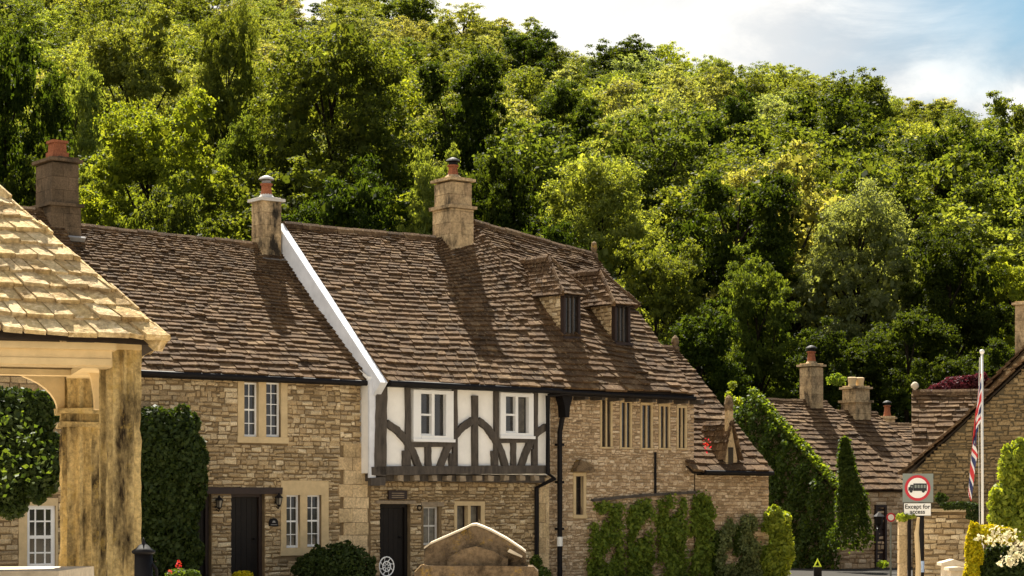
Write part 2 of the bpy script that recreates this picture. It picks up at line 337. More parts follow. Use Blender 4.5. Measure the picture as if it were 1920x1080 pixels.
def ridge(mb, A, B, r=.11, seg=.42, m=0, up=.03):
    A = Vector(A); B = Vector(B); d = (B-A); Ln = d.length; d.normalize(); side = d.cross(Vector((0,0,1))).normalized(); upv = side.cross(d)
    n = max(1, int(Ln/seg)); x = 0
    for i in range(n):
        x0 = Ln*i/n; x1 = Ln*(i+1)/n-.012; j = random.uniform(-.012, .012)
        prof = [(-r, -.09), (-r*.72, .0), (-r*.25, .055), (r*.25, .055), (r*.72, .0), (r, -.09)]
        vs = [A+d*xx+side*p+upv*(q+up+j) for xx in (x0, x1) for p, q in prof]
        k = len(prof); mb.add(vs, [tuple(range(k)), tuple(range(2*k-1, k-1, -1))]+[(a, a+k, (a+1) % k+k, (a+1) % k) for a in range(k)], m)
def leafcards(P, size, nrm=None, flat=.5, asp=.62, droop=0, rg=None):
    rg = rg or rng; n = len(P); sz = size*rg.uniform(.6, 1.35, (n, 1))
    a = rg.normal(size=(n, 3))
    if nrm is not None: a = a*flat+nrm
    a /= np.linalg.norm(a, axis=1, keepdims=True)
    t = rg.normal(size=(n, 3)); t[:, 2] -= droop; t -= a*np.sum(a*t, axis=1, keepdims=True); t /= np.linalg.norm(t, axis=1, keepdims=True)+1e-9
    b = np.cross(a, t); V = np.empty((n, 4, 3))
    V[:, 0] = P-t*sz*.5; V[:, 1] = P+b*sz*.5*asp+t*sz*.05+a*sz*.06; V[:, 2] = P+t*sz*.5; V[:, 3] = P-b*sz*.5*asp+t*sz*.05+a*sz*.06
    return V.reshape(-1, 3)
def sph(n, rg=None):
    rg = rg or rng; d = rg.normal(size=(n, 3)); return d/np.linalg.norm(d, axis=1, keepdims=True)
def blob_leaves(blobs, n, leaf, fuzz=.22, droop=.3):
    """leaves over a union of ellipsoids (c, r3)"""
    tot = sum(r[0]*r[2] for c, r in blobs); out = []
    for c, r in blobs:
        k = int(n*r[0]*r[2]/tot); d = sph(k); rad = 1-np.abs(rng.normal(size=(k, 1)))*fuzz
        P = np.array(c)+d*rad*np.array(r); out.append(leafcards(P, leaf, nrm=d*.8, flat=.7, droop=droop))
    return np.concatenate(out)

# ------------------------------------------------------------------ ground, road, hill
def sheet(name, fn, xs, ys, mat, label=None):
    V = np.array([[x, y, fn(x, y)] for y in ys for x in xs]); nx = len(xs)
    Q = [(j*nx+i, j*nx+i+1, (j+1)*nx+i+1, (j+1)*nx+i) for j in range(len(ys)-1) for i in range(nx-1)]
    o = npmesh(name, V, mat, Q=Q); tag(o, kind='structure'); return o
def hillz(x, y):
    t = min(max((y-86)/(335-86), 0), 1.25)
    H = 68-.205*(x+5) if x > -5 else 68-.20*(x+5)
    H = max(H, 8); s = t**1.02 if t < 1 else 1-(t-1)*.6
    return H*s*min(1, max(0, (y-86)/20)+.0) + (1.2*math.sin(x*.07+y*.05)+.8*math.sin(x*.13-y*.09))*min(1, max(0, (y-90)/30))
xs = list(np.linspace(-900, -160, 8))+list(np.linspace(-150, 150, 61))+list(np.linspace(160, 900, 8))
sheet('ground', lambda x, y: -.004, [-3000, -900, -100, 0, 100, 900, 3000], [-600, 0, 40, 90, 120], M['grass'])
sheet('hill', lambda x, y: hillz(x, y)-.02, xs, list(np.linspace(84, 400, 80))+[450, 600, 900], M['hill'])
rd = MB(); rd.add([(-12,-20,.0),(16,-20,.0),(16,30,.0),(-12,30,.0)], [(0,1,2,3)]); rd.add([(-12,30,.0),(16,30,.0),(12.4,68,.0),(8.6,52,.0)], [(0,1,2,3)])
rd.v = []; rd.f = []; rd.m = []; rd.add([(-12,30,.0),(2,52,.0),(5,84,.0),(40,84,.0),(30,30,.0),(16,-20,.0),(-12,-20,.0)], [(0,1,2,3,4,5,6)])
tag(rd.build('road', M['asphalt']), kind='structure')

sheet('market_place', lambda x, y: .006, list(np.linspace(-60, 60, 5)), [-60, -20, 10, 37], M['pave'])
pv = MB(); pv.add([(-60, 37, .006), (-10.2, 37, .006), (-1, 43.5, .006), (8.6, 50.5, .006), (12, 37, .006)], [(0, 1, 2, 3, 4)]); tag(pv.build('pavement', M['pave']), kind='structure')
# ------------------------------------------------------------------ the terrace frame
AY = math.atan2(8.1, 10.99); UX, UY = math.cos(AY), math.sin(AY); NX, NY = -UY, UX
OX, OY = -6.9, 40.0
def S(px, py, t=0):
    """photo point on the plane t=const of the terrace -> (s, z)"""
    ox, oy = OX+NX*t, OY+NY*t; k = (px-960)/F; s = (oy*k-ox)/(UX-UY*k); Y = oy+UY*s
    return s, CAMZ+(HZ-py)*Y/F
def SR(px, py, t0, z0, t1, z1):
    """photo point on a roof plane -> (s, t, z)"""
    lo, hi = t0-1, t1+1
    for _ in range(50):
        t = (lo+hi)/2; s, z = S(px, py, t); zr = z0+(t-t0)/(t1-t0)*(z1-z0)
        if z < zr: hi = t
        else: lo = t
    return s, t, z
def house_root(name, s, label):
    return empty(name, (OX+UX*s, OY+UY*s, 0), AY, label, 'house')
class Off:      # shift builder x by -s so that the root sits at the house
    pass
def shift(mb, ds):
    mb.v = [(x-ds, y, z) for x, y, z in mb.v]; return mb

def opening(px0, py0, px1, py1, t=0):
    a, z1 = S(px0, py0, t); b, _ = S(px1, py0, t); z0 = S((px0+px1)/2, py1, t)[1]; z1 = S((px0+px1)/2, py0, t)[1]
    return (a, b, z0, z1)
def window(root, ds, o, cols=2, rows=4, t=.1, fw=.035, bar=.016, fm='wpaint', gm='glass', name='window', label=None, skip_rows=()):
    a, b, c, d = o; mb = MB()
    mb.b2(a, a+fw, t, t+.06, c, d); mb.b2(b-fw, b, t, t+.06, c, d); mb.b2(a+fw, b-fw, t, t+.06, c, c+fw*1.3); mb.b2(a+fw, b-fw, t, t+.06, d-fw, d)
    for i in range(1, cols):
        x = a+(b-a)*i/cols; mb.b2(x-bar/2, x+bar/2, t+.012, t+.045, c+fw, d-fw)
    for i in range(1, rows):
        z = c+(d-c)*i/rows; k = bar*(2.1 if (rows % 2 == 0 and i == rows//2) else 1); mb.b2(a+fw, b-fw, t+.008, t+.048, z-k/2, z+k/2)
    w_ = shift(mb, ds).build(name, M[fm], root)
    if label: w_['label'] = label
    g = MB(); g.b2(a+fw*.5, b-fw*.5, t+.028, t+.034, c+fw*.5, d-fw*.5); shift(g, ds).build('pane', M[gm], w_)
    return w_
def surround(root, ds, a, b, c, d, lights, t=-.025, depth=.16, mat='surround', par=None):
    mb = MB(); xs_ = [a]+[v for l in lights for v in l[:2]]+[b]; lz0 = min(l[2] for l in lights); lz1 = max(l[3] for l in lights)
    mb.b2(a, b, t, depth, lz1, d, jit=.003); mb.b2(a-.02, b+.02, t-.02, depth, c, lz0, jit=.003)
    for i in range(0, len(xs_), 2): mb.b2(xs_[i], xs_[i+1], t, depth-.002, lz0+.001, lz1-.001, jit=.002)
    return shift(mb, ds).build('window_surround', M[mat], par or root)
def shell(mb, s0, s1, t0, t1, ze, tr, zr, m=1, zr2=None):
    """side and back walls + gables (front made separately)"""
    for s in (s0, s1):
        mb.add([(s,t0,0),(s,t1,0),(s,t1,ze),(s,tr,zr if s == s0 else (zr2 or zr)),(s,t0,ze)], [(0,1,2,3,4)], m)
    mb.add([(s0,t1,0),(s1,t1,0),(s1,t1,ze),(s0,t1,ze)], [(0,1,2,3)], m)
def gutter(root, ds, p0, p1, r=.055):
    mb = MB(); mb.tube([p0, p1], r, 8); n = int((Vector(p1)-Vector(p0)).length/.9)
    for i in range(n+1):
        q = Vector(p0).lerp(Vector(p1), i/max(n, 1)); mb.box((q.x, q.y+.07, q.z), (.03, .16, .09))
    mb.prism([(p0[1]+.06, p0[2]-.07), (p0[1]+.3, p0[2]-.07), (p0[1]+.3, p0[2]+.13), (p0[1]+.06, p0[2]+.05)], p0[0], p1[0], M=lambda a, b, c: (c, a, b))
    return shift(mb, ds).build('gutter', M['black'], root)
def chimney(root, ds, s, t, z0, z1, a, b, mat='chim', band=None, pot='round', potz=.4, up=None, tin=False):
    """stack a (along s) x b (along t)"""
    mb = MB(); bz = band or z1; hh = .26; z = z0; k = 0
    def course(za, zb, a_, b_):
        ph = k % 2
        for (c, d, L_, ax) in (((s, t-b_/2), 1, a_, 0), ((s, t+b_/2), 1, a_, 0), ((s-a_/2, t), 1, b_, 1), ((s+a_/2, t), 1, b_, 1)):
            sp = [0, (.42 if ph else .62)*L_, L_] if L_ > .45 else [0, L_]
            for i in range(len(sp)-1):
                o_ = (sp[i]+sp[i+1])/2-L_/2; w_ = sp[i+1]-sp[i]-.006; th = .12
                off = th/2*(-1)
                if ax == 0: cc = (c[0]+o_, c[1]+(th/2 if c[1] < t else -th/2)+random.uniform(-.004,.004), (za+zb)/2); dd = (w_, th, zb-za-.006)
                else: cc = (c[0]+(th/2 if c[0] < s else -th/2)+random.uniform(-.004,.004), c[1]+o_, (za+zb)/2); dd = (th, w_-.004, zb-za-.008)
                mb.box(cc, dd, jit=.003)
    while z < bz-.05:
        zn = min(z+hh, bz); course(z, zn, a, b); z = zn; k += 1
    a2, b2 = a, b
    if band:
        mb.box((s, t, bz+.035), (a+.12, b+.12, .07), jit=.006); z = bz+.07; a2, b2 = a-.06, b-.06
        while z < z1-.05:
            zn = min(z+hh, z1); course(z, zn, a2, b2); z = zn; k += 1
    mb.box((s, t, (z0+z1)/2-.01), (a2-.05, b2-.05, z1-z0-.03))
    ch = shift(mb, ds).build('chimney', M[mat], root)
    cp = MB(); cp.box((s, t, z1+.03), (a2+.13, b2+.13, .06), jit=.006); cp.box((s, t, z1+.075), (a2+.0, b2-.0, .035), jit=.01)
    if pot: cp.lathe((s, t, z1+.09), [(min(a2, b2)*.40, 0), (min(a2, b2)*.3, .05), (.12, .09)], 14)
    shift(cp, ds).build('chimney_cap', M['capm' if mat == 'chim' and pot == 'tinpot' else mat], ch)
    if pot:
        pm = MB()
        if pot == 'square':
            pm.box((s, t, z1+.09+potz/2), (.27, .27, potz), jit=.004); pm.box((s, t, z1+.09+potz), (.33, .33, .05), jit=.004); pm.box((s, t, z1+.17), (.34, .34, .1), jit=.004)
        else:
            pm.lathe((s, t, z1+.1), [(.15, 0), (.13, .05), (.11, potz*.5), (.105, potz*.85), (.135, potz*.88), (.135, potz*.98), (.1, potz), (.001, potz)], 16)
        shift(pm, ds).build('chimney_pot', M['brick'], ch)
        if pot != 'square':
            hm = MB(); zt = z1+.1+potz; hm.lathe((s, t, zt), [(.10, 0), (.10, .05), (.05, .05), (.05, .07), (.17, .085), (.13, .13), (.03, .17), (.001, .17)], 16)
            shift(hm, ds).build('chimney_cowl', M['lead' if pot == 'tinpot' else 'black'], ch)
    fl = MB(); fl.box((s, t-b/2-.07, z0+.02+.0), (a+.1, .05, .1), rot=Matrix.Rotation(math.radians(45), 3, 'X')); shift(fl, ds).build('flashing', M['lead'], ch)
    return ch

SL = 3.44
# ---------------- house A : left stone cottage
def front(root, ds, s0, s1, z0, z1, ops, t=0, st='stone', mo='mortar', shellargs=None, extra=None, **kw):
    mb = MB(); wall_holes(mb, s0, s1, z0, z1, FR(t), ops); rubble(mb, s0, s1, z0, z1, FR(t), ops, **kw)
    if shellargs: shell(mb, *shellargs)
    if extra: extra(mb)
    return shift(mb, ds).build('wall', [M[st], M[mo]], root)
def roof_part(root, ds, s0, s1, te, ze, tr, zr0, zr1, n, sback=True, sr0=None, sr1=None, **kw):
    mb = MB(); sr0 = s0 if sr0 is None else sr0; sr1 = s1 if sr1 is None else sr1
    tiles(mb, (s0, te, ze), (s1, te, ze), (sr0, tr, zr0), (sr1, tr, zr1), n, **kw)
    tb = 2*tr-te
    tiles(mb, (s1, tb, ze), (s0, tb, ze), (sr1, tr, zr1), (sr0, tr, zr0), 12, w0=.6, w1=.5)
    ridge(mb, (sr0, tr, zr0), (sr1, tr, zr1))
    return shift(mb, ds).build('roof', [M['tile'], M['under']], root)

sA0, sA1 = -.2, 5.02
rA = house_root('stone_cottage', sA0, 'honey stone cottage with brown stone-tiled roof between the market cross and the half-timbered house')
oU1 = opening(457, 717, 484, 819); oU2 = opening(498, 717, 526, 819)
oL1 = opening(536, 928, 562, 1027); oL2 = opening(575, 928, 602, 1025)
sU = (S(445,709)[0], S(538,709)[0], S(490,831)[1], S(490,709)[1]); sLw = (S(526,901)[0], S(615,901)[0], S(570,1041)[1], S(570,901)[1])
dA = opening(433, 925, 496, 1120); dA = (dA[0], dA[1], 0, dA[3]); gA = opening(352, 922, 396, 1120); gA = (gA[0], gA[1], 0, gA[3])
lint = (S(335,917)[0], S(527,917)[0], S(430,925)[1]-.01, S(430,915)[1]+.01)
qx0 = S(633,800)[0]
def extraA(mb):
    # dressed quoin stones at the right-hand corner
    z = .2; k = 0
    while z < S(660, 835)[1]:
        h = random.uniform(.2, .3); off = .0 if k % 2 else .12
        x = qx0+off
        for l in ((.32, .36) if k % 2 else (.28, .30)):
            x1 = min(x+l, sA1-.02); mb.b2(x+.004, x1-.004, -.045-random.uniform(0, .012), .02, z+.004, z+h-.004, m=2, jit=.004); x = x1
        z += h; k += 1
mb = MB(); ops = [sU, sLw, dA, gA, lint]
wall_holes(mb, sA0, sA1, 0, 4.25, FR(0), [oU1, oU2, oL1, oL2, dA, gA]); rubble(mb, sA0, qx0+.05, 0, 4.22, FR(0), ops, hr=(.05,.115), lr=(.08,.27), dep=.034)
rubble(mb, qx0+.05, sA1, S(660,835)[1], 4.22, FR(0), ops, hr=(.06,.13), lr=(.09,.3), dep=.034); extraA(mb); shell(mb, sA0, sA1, 0, 6.9, 4.15, SL, 7.1)
shift(mb, sA0).build('wall', [M['stone'], M['mortar'], M['ashlar']], rA)
for o, sk in ((oU1, 0), (oU2, 0)): w_ = window(rA, sA0, o, 2, 4 if o is oU1 else 5, t=.07)
surround(rA, sA0, *sU, [oU1, oU2])
for o in (oL1, oL2): window(rA, sA0, o, 2, 4, t=.07)
surround(rA, sA0, *sLw, [oL1, oL2])
lm = MB(); lm.b2(lint[0], lint[1], -.06, .12, lint[2], lint[3], jit=.006); shift(lm, sA0).build('lintel', M['brown'], rA)
def door(root, ds, o, t=.16, mat='door', frame='brown', hx=.85, glazed=False):
    a, b, c, d = o; mb = MB(); fw = .07
    f = MB(); f.b2(a, a+fw, t-.06, t+.05, c, d); f.b2(b-fw, b, t-.06, t+.05, c, d); f.b2(a+fw, b-fw, t-.06, t+.05, d-fw, d); fo = shift(f, ds).build('door_frame', M[frame], root)
    n = 5; wd = (b-a-2*fw)/n
    for i in range(n): mb.b2(a+fw+wd*i+.002, a+fw+wd*(i+1)-.004, t, t+.04+(.003 if i % 2 else 0), c, d-fw-.004)
    do = shift(mb, ds).build('door', M[mat], root)
    h = MB(); x = a+fw+(b-a-2*fw)*hx; h.lathe((x, t-.03, 1.05), [(.01, 0), (.03, .015), (.03, .03), (.01, .045)], 10); shift(h, ds).build('handle', M['black'], do)
    return do
door(rA, sA0, dA); door(rA, sA0, gA, hx=.2)
roof_part(rA, sA0, sA0-.02, sA1+.1, -.2, 4.22, SL, 7.33, 7.22, 38, w0=.30, w1=.11, sr0=sA0-.02, sr1=sA1+.1)
gutter(rA, sA0, (sA0, -.26, 4.19), (sA1-.02, -.26, 4.17))
sc, _ = S(110, 400, SL-.35); chimney(rA, sA0, sc+.12, SL-.02, 7.0, S(110, 308, SL)[1], .64, .82, mat='chimdark', band=S(110, 392, SL)[1], pot='square', potz=.34)
sc, _ = S(497, 400, SL-.2); chimney(rA, sA0, sc+.12, SL-.05, 6.9, S(500, 380, SL)[1], .46, .46, mat='chim', pot='tinpot', potz=.3)

# ---------------- house Z : further left, behind the market cross
sZ0, sZ1 = -5.8, sA0-.02
rZ = house_root('stone_cottage', sZ0, 'stone cottage behind the arch of the market cross with a white glazed door')
oF = opening(50, 948, 104, 1066); oF = (oF[0], oF[1], oF[2], oF[3])
mb = MB(); sf = (oF[0]-.16, oF[1]+.04, oF[2]-.1, oF[3]+.14); wall_holes(mb, sZ0, sZ1, 0, 4.3, FR(0), [oF]); rubble(mb, sZ0, sZ1, 0, 4.25, FR(0), [sf]); shell(mb, sZ0, sZ1, 0, 6.9, 4.2, SL, 7.3)
shift(mb, sZ0).build('wall', [M['stone'], M['mortar']], rZ)
window(rZ, sZ0, oF, 3, 4, t=.03, fw=.07, bar=.028, name='glazed_door'); surround(rZ, sZ0, *sf, [oF])
roof_part(rZ, sZ0, sZ0, sZ1-.02, -.2, 4.25, SL, 7.6, 7.55, 38, w0=.3, w1=.12); gutter(rZ, sZ0, (sZ0, -.26, 4.2), (sZ1-.02, -.26, 4.2))

# ---------------- house B : half-timbered house
TB = -.36; sB0 = sA1+.0; sB1 = S(1036, 800, TB)[0]
rB = house_root('half_timbered_house', sB0, 'half-timbered house with white panels jettied over a rubble stone ground floor')
dB = opening(712, 945, 769, 1140); dB = (dB[0], dB[1], 0, dB[3])
oB1 = opening(794, 950, 823, 1022); oB2 = opening(856, 948, 876, 1000); oB3 = opening(881, 948, 901, 1000); sB23 = (S(851,940)[0], S(908,940)[0], S(880,1004)[1], S(880,940)[1])
zj = S(870, 893, TB)[1]
mb = MB(); wall_holes(mb, sB0, sB1+.1, 0, zj, FR(0), [dB, oB1, oB2, oB3]); rubble(mb, sB0, S(1004,950)[0], 0, zj-.02, FR(0), [dB, (oB1[0]-.06, oB1[1]+.06, oB1[2]-.05, oB1[3]+.08), sB23], hr=(.05,.10), lr=(.07,.22), dep=.036)
x0 = S(1006,950)[0]; x1 = sB1+.12; z = 0; k = 0
while z < zj-.05:
    h = random.uniform(.28, .42); h = min(h, zj-z-.01); c = x0+(x1-x0)*(.38 if k % 2 else .62)
    mb.b2(x0, c-.004, -.09, .05, z+.004, z+h-.004, m=2, jit=.004); mb.b2(c+.004, x1, -.09, .05, z+.004, z+h-.004, m=2, jit=.004); z += h; k += 1
shell(mb, sB0+.05, sB1+.1, 0.02, 6.9, 4.1, SL, 7.4)
shift(mb, sB0).build('wall', [M['stone'], M['mortar'], M['ashlar']], rB)
do = door(rB, sB0, dB, frame='door'); window(rB, sB0, oB1, 2, 2, t=.08, fm='capm', gm='glassw'); window(rB, sB0, oB2, 1, 1, t=.1, fw=.02, fm='brown', gm='glassw'); window(rB, sB0, oB3, 1, 1, t=.1, fw=.02, fm='brown', gm='glassw'); surround(rB, sB0, *sB23, [oB2, oB3], mat='surround')
lm = MB(); lm.b2(dB[0]-.12, dB[1]+.1, -.07, .1, dB[3]+.002, dB[3]+.07, jit=.005); lm.b2(oB1[0]-.08, oB1[1]+.1, -.05, .1, oB1[3]+.002, oB1[3]+.09, jit=.005); shift(lm, sB0).build('lintel', M['timberl'], rB)
# timbered storey
def T(px, py): return S(px, py, TB)
zt = 4.2; zs0 = T(870, 889)[1]; zs1 = T(870, 876)[1]
w1o = (T(787,0)[0], T(834,0)[0], T(810,817)[1], T(810,739)[1]); w2o = (T(946,0)[0], T(989,0)[0], T(966,812)[1], T(966,744)[1])
pm = MB(); a0 = T(693, 800)[0]; a1 = T(1034, 800)[0]
wall_holes(pm, a0, a1, zs0, zt+.1, FR(TB+.05), [w1o, w2o], m=0, rev=.12)
pm.b2(a0, a1, TB+.3, TB+.36, zs0, zt+.1)
pm.add([(a0, TB+.05, zs0), (a0, 0.1, zs0), (a0, 0.1, zt+.3), (a0, TB+.05, zt+.1)], [(0,1,2,3)]); pm.add([(a1, TB+.05, zs0), (a1, 0.1, zs0), (a1, 0.1, zt+.3), (a1, TB+.05, zt+.1)], [(0,1,2,3)]); pm.add([(a0, TB+.05, zs0+.002), (a1, TB+.05, zs0+.002), (a1, .02, zs0+.002), (a0, .02, zs0+.002)], [(0,1,2,3)])
shift(pm, sB0).build('plaster_panels', M['plaster'], rB)
def timber(name, pts, wd, d=0.0, mat='timber'):
    q = [T(*p) for p in pts]; out = []
    for i in range(len(q)-1):           # subdivide and wobble
        k = 5
        for j in range(k): out.append((q[i][0]+(q[i+1][0]-q[i][0])*j/k+random.uniform(-.006,.006), q[i][1]+(q[i+1][1]-q[i][1])*j/k+random.uniform(-.004,.004)))
    out.append(q[-1]); wl = [wd*random.uniform(.93, 1.07) for _ in out]
    mb = MB().strip(out, wl, TB-.02-d, TB+.06); return shift(mb, sB0).build(name, M[mat], rB)
timber('timber_post', [(714,712),(713,800),(711,892)], .26, .03)
for i, (x, y0, y1, wd) in enumerate([(765.5,716,878,.11),(853.5,716,878,.11),(930,716,878,.10),(1004,718,878,.10),(891,742,878,.14)]):
    timber('timber_post', [(x+random.uniform(-1,1),y0),(x,y1)], wd)
for pts, wd in (([(768,722),(850,722)], .13), ([(930,724),(1004,725)], .12), ([(770,834),(850,833)], .10), ([(932,827),(1003,826)], .09)): timber('timber_rail', pts, wd, .004)
for x, y0, y1, wd in ((803,838,878,.14),(963,830,878,.12),(759,845,878,.10),(846,850,878,.10),(925,845,878,.09),(1001,842,878,.09)): timber('timber_stud', [(x,y0),(x+.5,y1)], wd, -.004)
for pts in ([(724,793),(744,806),(762,826),(774,848),(786,878)], [(886,788),(868,800),(850,820),(836,846),(824,878)], [(896,788),(912,800),(928,822),(940,848),(948,878)], [(1024,800),(1006,812),(994,830),(984,852),(976,878)]): timber('timber_brace', pts, .145, .012)
timber('sill_beam', [(696,883),(780,882),(860,881),(940,881),(1026,880)], .17, .03)
timber('jetty_beam', [(693,903),(720,903)], .16, .04)
jm = MB()
bm_ = MB(); e0 = T(700,0)[0]; e1 = T(1028,0)[0]; bm_.b2(e0, e1, TB+.12, 0, zs0-.16, zs0-.02, jit=.01); shift(bm_, sB0).build('bressummer', M['timber'], rB)
for x in (749,780,814,841,867,897,919,949,979,1005):
    s_, z_ = T(x, 897); q = MB(); q.b2(s_-.065, s_+.065, TB-.03, .05, z_-.05, z_+.06, jit=.012); shift(q, sB0).build('joist_end', M['timberl'], rB)
for o, fr, nm in ((w1o, (773,732,848,826), 1), (w2o, (936,737,998,820), 2)):
    f = opening(*fr, t=TB); a, b, c, d = o; q = MB()
    q.b2(f[0], a, TB-.05, TB+.1, f[2], f[3]); q.b2(b, f[1], TB-.05, TB+.1, f[2], f[3]); q.b2(a+.001, b-.001, TB-.05, TB+.1, d, f[3]-.002); q.b2(a+.001, b-.001, TB-.06, TB+.1, f[2]-.002, c)
    mx_ = (a+b)/2; q.b2(mx_-.035, mx_+.035, TB-.03, TB+.1, c, d); q.b2(a, mx_-.035, TB, TB+.06, c, c+.04); q.b2(a, a+.03, TB, TB+.06, c+.04, d); q.b2(a+.03, mx_-.035, TB, TB+.06, (c+d)/2-.02, (c+d)/2+.02)
    q.b2(f[0]-.02, f[1]+.02, TB-.09, TB-.05, f[2]-.03, f[2]+.03)
    wo = shift(q, sB0).build('window', M['wpaint'], rB); g = MB(); g.b2(a, b, TB+.065, TB+.075, c, d); shift(g, sB0).build('pane', M['glass'], wo)
    cu = MB()
    for i in range(6): cu.b2(mx_+.05+i*.035, mx_+.05+i*.035+.025, TB+.055, TB+.062, c+.03, d-.03)
    if nm == 2: shift(cu, sB0).build('curtain', M['glassw'], wo)
teB, zeB, zrB = -.6, 4.2, 7.73
sK0, sK1 = 8.95, 10.0; eK0, eK1 = 7.4, 11.2
mb = MB()
tiles(mb, (sB0, teB, zeB), (eK0, teB, zeB), (sB0, SL, zrB), (sK0, SL, zrB), 38, w0=.31, w1=.11, edge=.0)
tiles(mb, (eK0, teB, zeB), (eK1, teB, 4.19), (sK0, SL, zrB), (sK1, SL, 8.18), 38, w0=.31, w1=.11, edge=.0, sag=.01)
tiles(mb, (sK1, 7.48, zeB), (sB0, 7.48, zeB), (sK1, SL, 7.7), (sB0, SL, zrB), 12, w0=.6, w1=.5); ridge(mb, (sB0, SL, zrB), (sK0, SL, zrB))
shift(mb, sB0).build('roof', [M['tile'], M['under']], rB)
# white gable face standing above the cottage roof
gm_ = MB(); r_ = lambda t: zeB+(t-teB)/(SL-teB)*(zrB-zeB)
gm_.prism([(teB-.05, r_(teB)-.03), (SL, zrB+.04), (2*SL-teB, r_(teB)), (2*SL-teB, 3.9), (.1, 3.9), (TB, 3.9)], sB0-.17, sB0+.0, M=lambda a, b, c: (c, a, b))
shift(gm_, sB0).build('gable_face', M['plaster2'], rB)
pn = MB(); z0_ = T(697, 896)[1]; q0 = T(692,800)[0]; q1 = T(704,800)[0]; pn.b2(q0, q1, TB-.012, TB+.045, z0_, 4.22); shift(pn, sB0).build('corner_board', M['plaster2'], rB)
gutter(rB, sB0, (sB0+.05, teB-.05, 4.17), (S(1050,720,teB)[0], teB-.05, 4.14))
sc, _ = S(848, 420, SL-.3); chB = chimney(rB, sB0, sc+.16, SL-.1, 7.3, S(848, 330, SL)[1]-.17, .62, .74, mat='chim', band=S(848, 396, SL)[1], pot='round', potz=.3)
dp = MB(); s_, z_ = T(1025, 760); zz = T(1025, 888)[1]; s2, _ = S(1001, 905); 
dp.tube([(s_-.03, TB-.08, 4.05), (s_-.03, TB-.08, zz), (s2+.2, TB-.1, zz-.1), (s2, -.1, zz-.3), (s2, -.1, 0.3)], .05, 8)
dp.tube([(sB1+.28, teB-.02, 4.1), (s_-.03, TB-.08, 4.05)], .04, 8)
shift(dp, sB0).build('downpipe', M['black'], rB)
dp = MB(); s3 = S(1048, 800, -.15)[0]; dp.prism([(s3-.13, 4.16), (s3+.13, 4.16), (s3+.13, 4.0), (s3+.07, 3.85), (s3+.05, 3.6), (s3-.05, 3.6), (s3-.07, 3.85), (s3-.13, 4.0)], -.45, -.2); dp.tube([(s3, -.3, 3.7), (s3, -.18, 3.3), (s3, -.18, 0)], .055, 8)
for z in (3.0, 2.2, 1.2): dp.b2(s3-.075, s3+.075, -.24, -.1, z, z+.05)
shift(dp, sB0).build('downpipe', M['black'], rB)
nb = MB(); z_ = S(1048, 1015)[1]; nb.tube([(s3, -.18, z_-.1), (s3, -.18, z_+.1)], .062, 8); shift(nb, sB0).build('reflective_band', M['signw'], rB)

# ---------------- house C : long stone house with two dormers
sC0 = sB1+.1; sC1 = S(1301, 800, 0)[0]
rC = house_root('stone_house', sC0, 'long stone house with two hipped dormers and a row of five narrow windows')
ws = [(1125.5,1146.5,745,841),(1162.5,1183,750,842),(1201,1222,755,843),(1235.5,1254.5,757,843),(1269,1286,760,843)]
ops = []; lights = []
for (a, b, y0, y1) in ws:
    m_ = (a+b)/2; lights.append((opening(a+2.2, y0+5, m_-1.1, y1-3), opening(m_+1.1, y0+5, b-2.2, y1-3), opening(a-1, y0, b+1, y1)))
oC = opening(1079, 893, 1093, 965); sCs = opening(1074, 886, 1098, 972)
mb = MB(); hl = [l for t_ in lights for l in t_[:2]]+[oC]
wall_holes(mb, sC0, sC1, 0, 4.3, FR(0), hl, rev=.16); rubble(mb, sC0, sC1, 0, 4.15, FR(0), [t_[2] for t_ in lights]+[sCs], hr=(.045,.085), lr=(.06,.18), dep=.024)
shell(mb, sC0, sC1, 0.02, 6.9, 4.1, SL, 7.8, zr2=7.3); rubble(mb, .05, 6.8, 0, 7.2, RGT(sC1), mask=lambda a, b: b < 4.05+(7.2-4.05)*(1-abs(a-SL)/SL)-.12)
shift(mb, sC0).build('wall', [M['stone2'], M['mortar2']], rC)
for l1, l2, so in lights:
    w_ = surround(rC, sC0, *so, [l1, l2], depth=.14); w_.name = 'window'
    g = MB(); 
    for l_ in (l1, l2): g.b2(l_[0], l_[1], .02, .03, l_[2], l_[3])
    shift(g, sC0).build('pane', M['glass'], w_)
w_ = window(rC, sC0, oC, 1, 3, t=.08, fw=.02, fm='brown'); surround(rC, sC0, *sCs, [oC])
hd = MB(); a, zA = S(1072, 886); b, _ = S(1102, 886); hd.prism([(a-.05, zA+.02), (b+.05, zA+.02), (b, zA+.16), (a+.1, zA+.28)], -.2, 0); shift(hd, sC0).build('window_hood', M['moss'], rC)
lb = MB(); a, za = S(1108, 938); b, zb = S(1301, 923); lb.strip([(a, za), ((a+b)/2, (za+zb)/2+.02), (b, zb)], .06, -.09, .05); shift(lb, sC0).build('ledge_beam', M['timber'], rC)
lb = MB(); a, za = S(1226, 848); _, zb = S(1226, 928); lb.tube([(a, -.05, za), (a, -.05, zb)], .03, 6); shift(lb, sC0).build('downpipe', M['black'], rC)
sE = S(1306, 742, teB)[0]; sR = S(1114, 480, SL)[0]
zrc0, zrc1 = 8.18, 7.66
def roofC(s, t): u = (s-sK1)/(sR-sK1); return 4.18+(t-teB)/(SL-teB)*(zrc0+(zrc1-zrc0)*u-4.18)
roof_part(rC, sC0, eK1, sE, teB, 4.19, SL, zrc0, zrc1, 38, w0=.31, w1=.12, sr0=sK1, sr1=sR, rough=.016, sag=.045, edge=.0)
eb = MB()
for i in range(9):
    x = sC0+.3+i*(sC1-sC0-.4)/8; eb.b2(x-.05, x+.05, -.42, 0, 4.0, 4.1, jit=.01)
shift(eb, sC0).build('rafter_feet', M['timber'], rC)
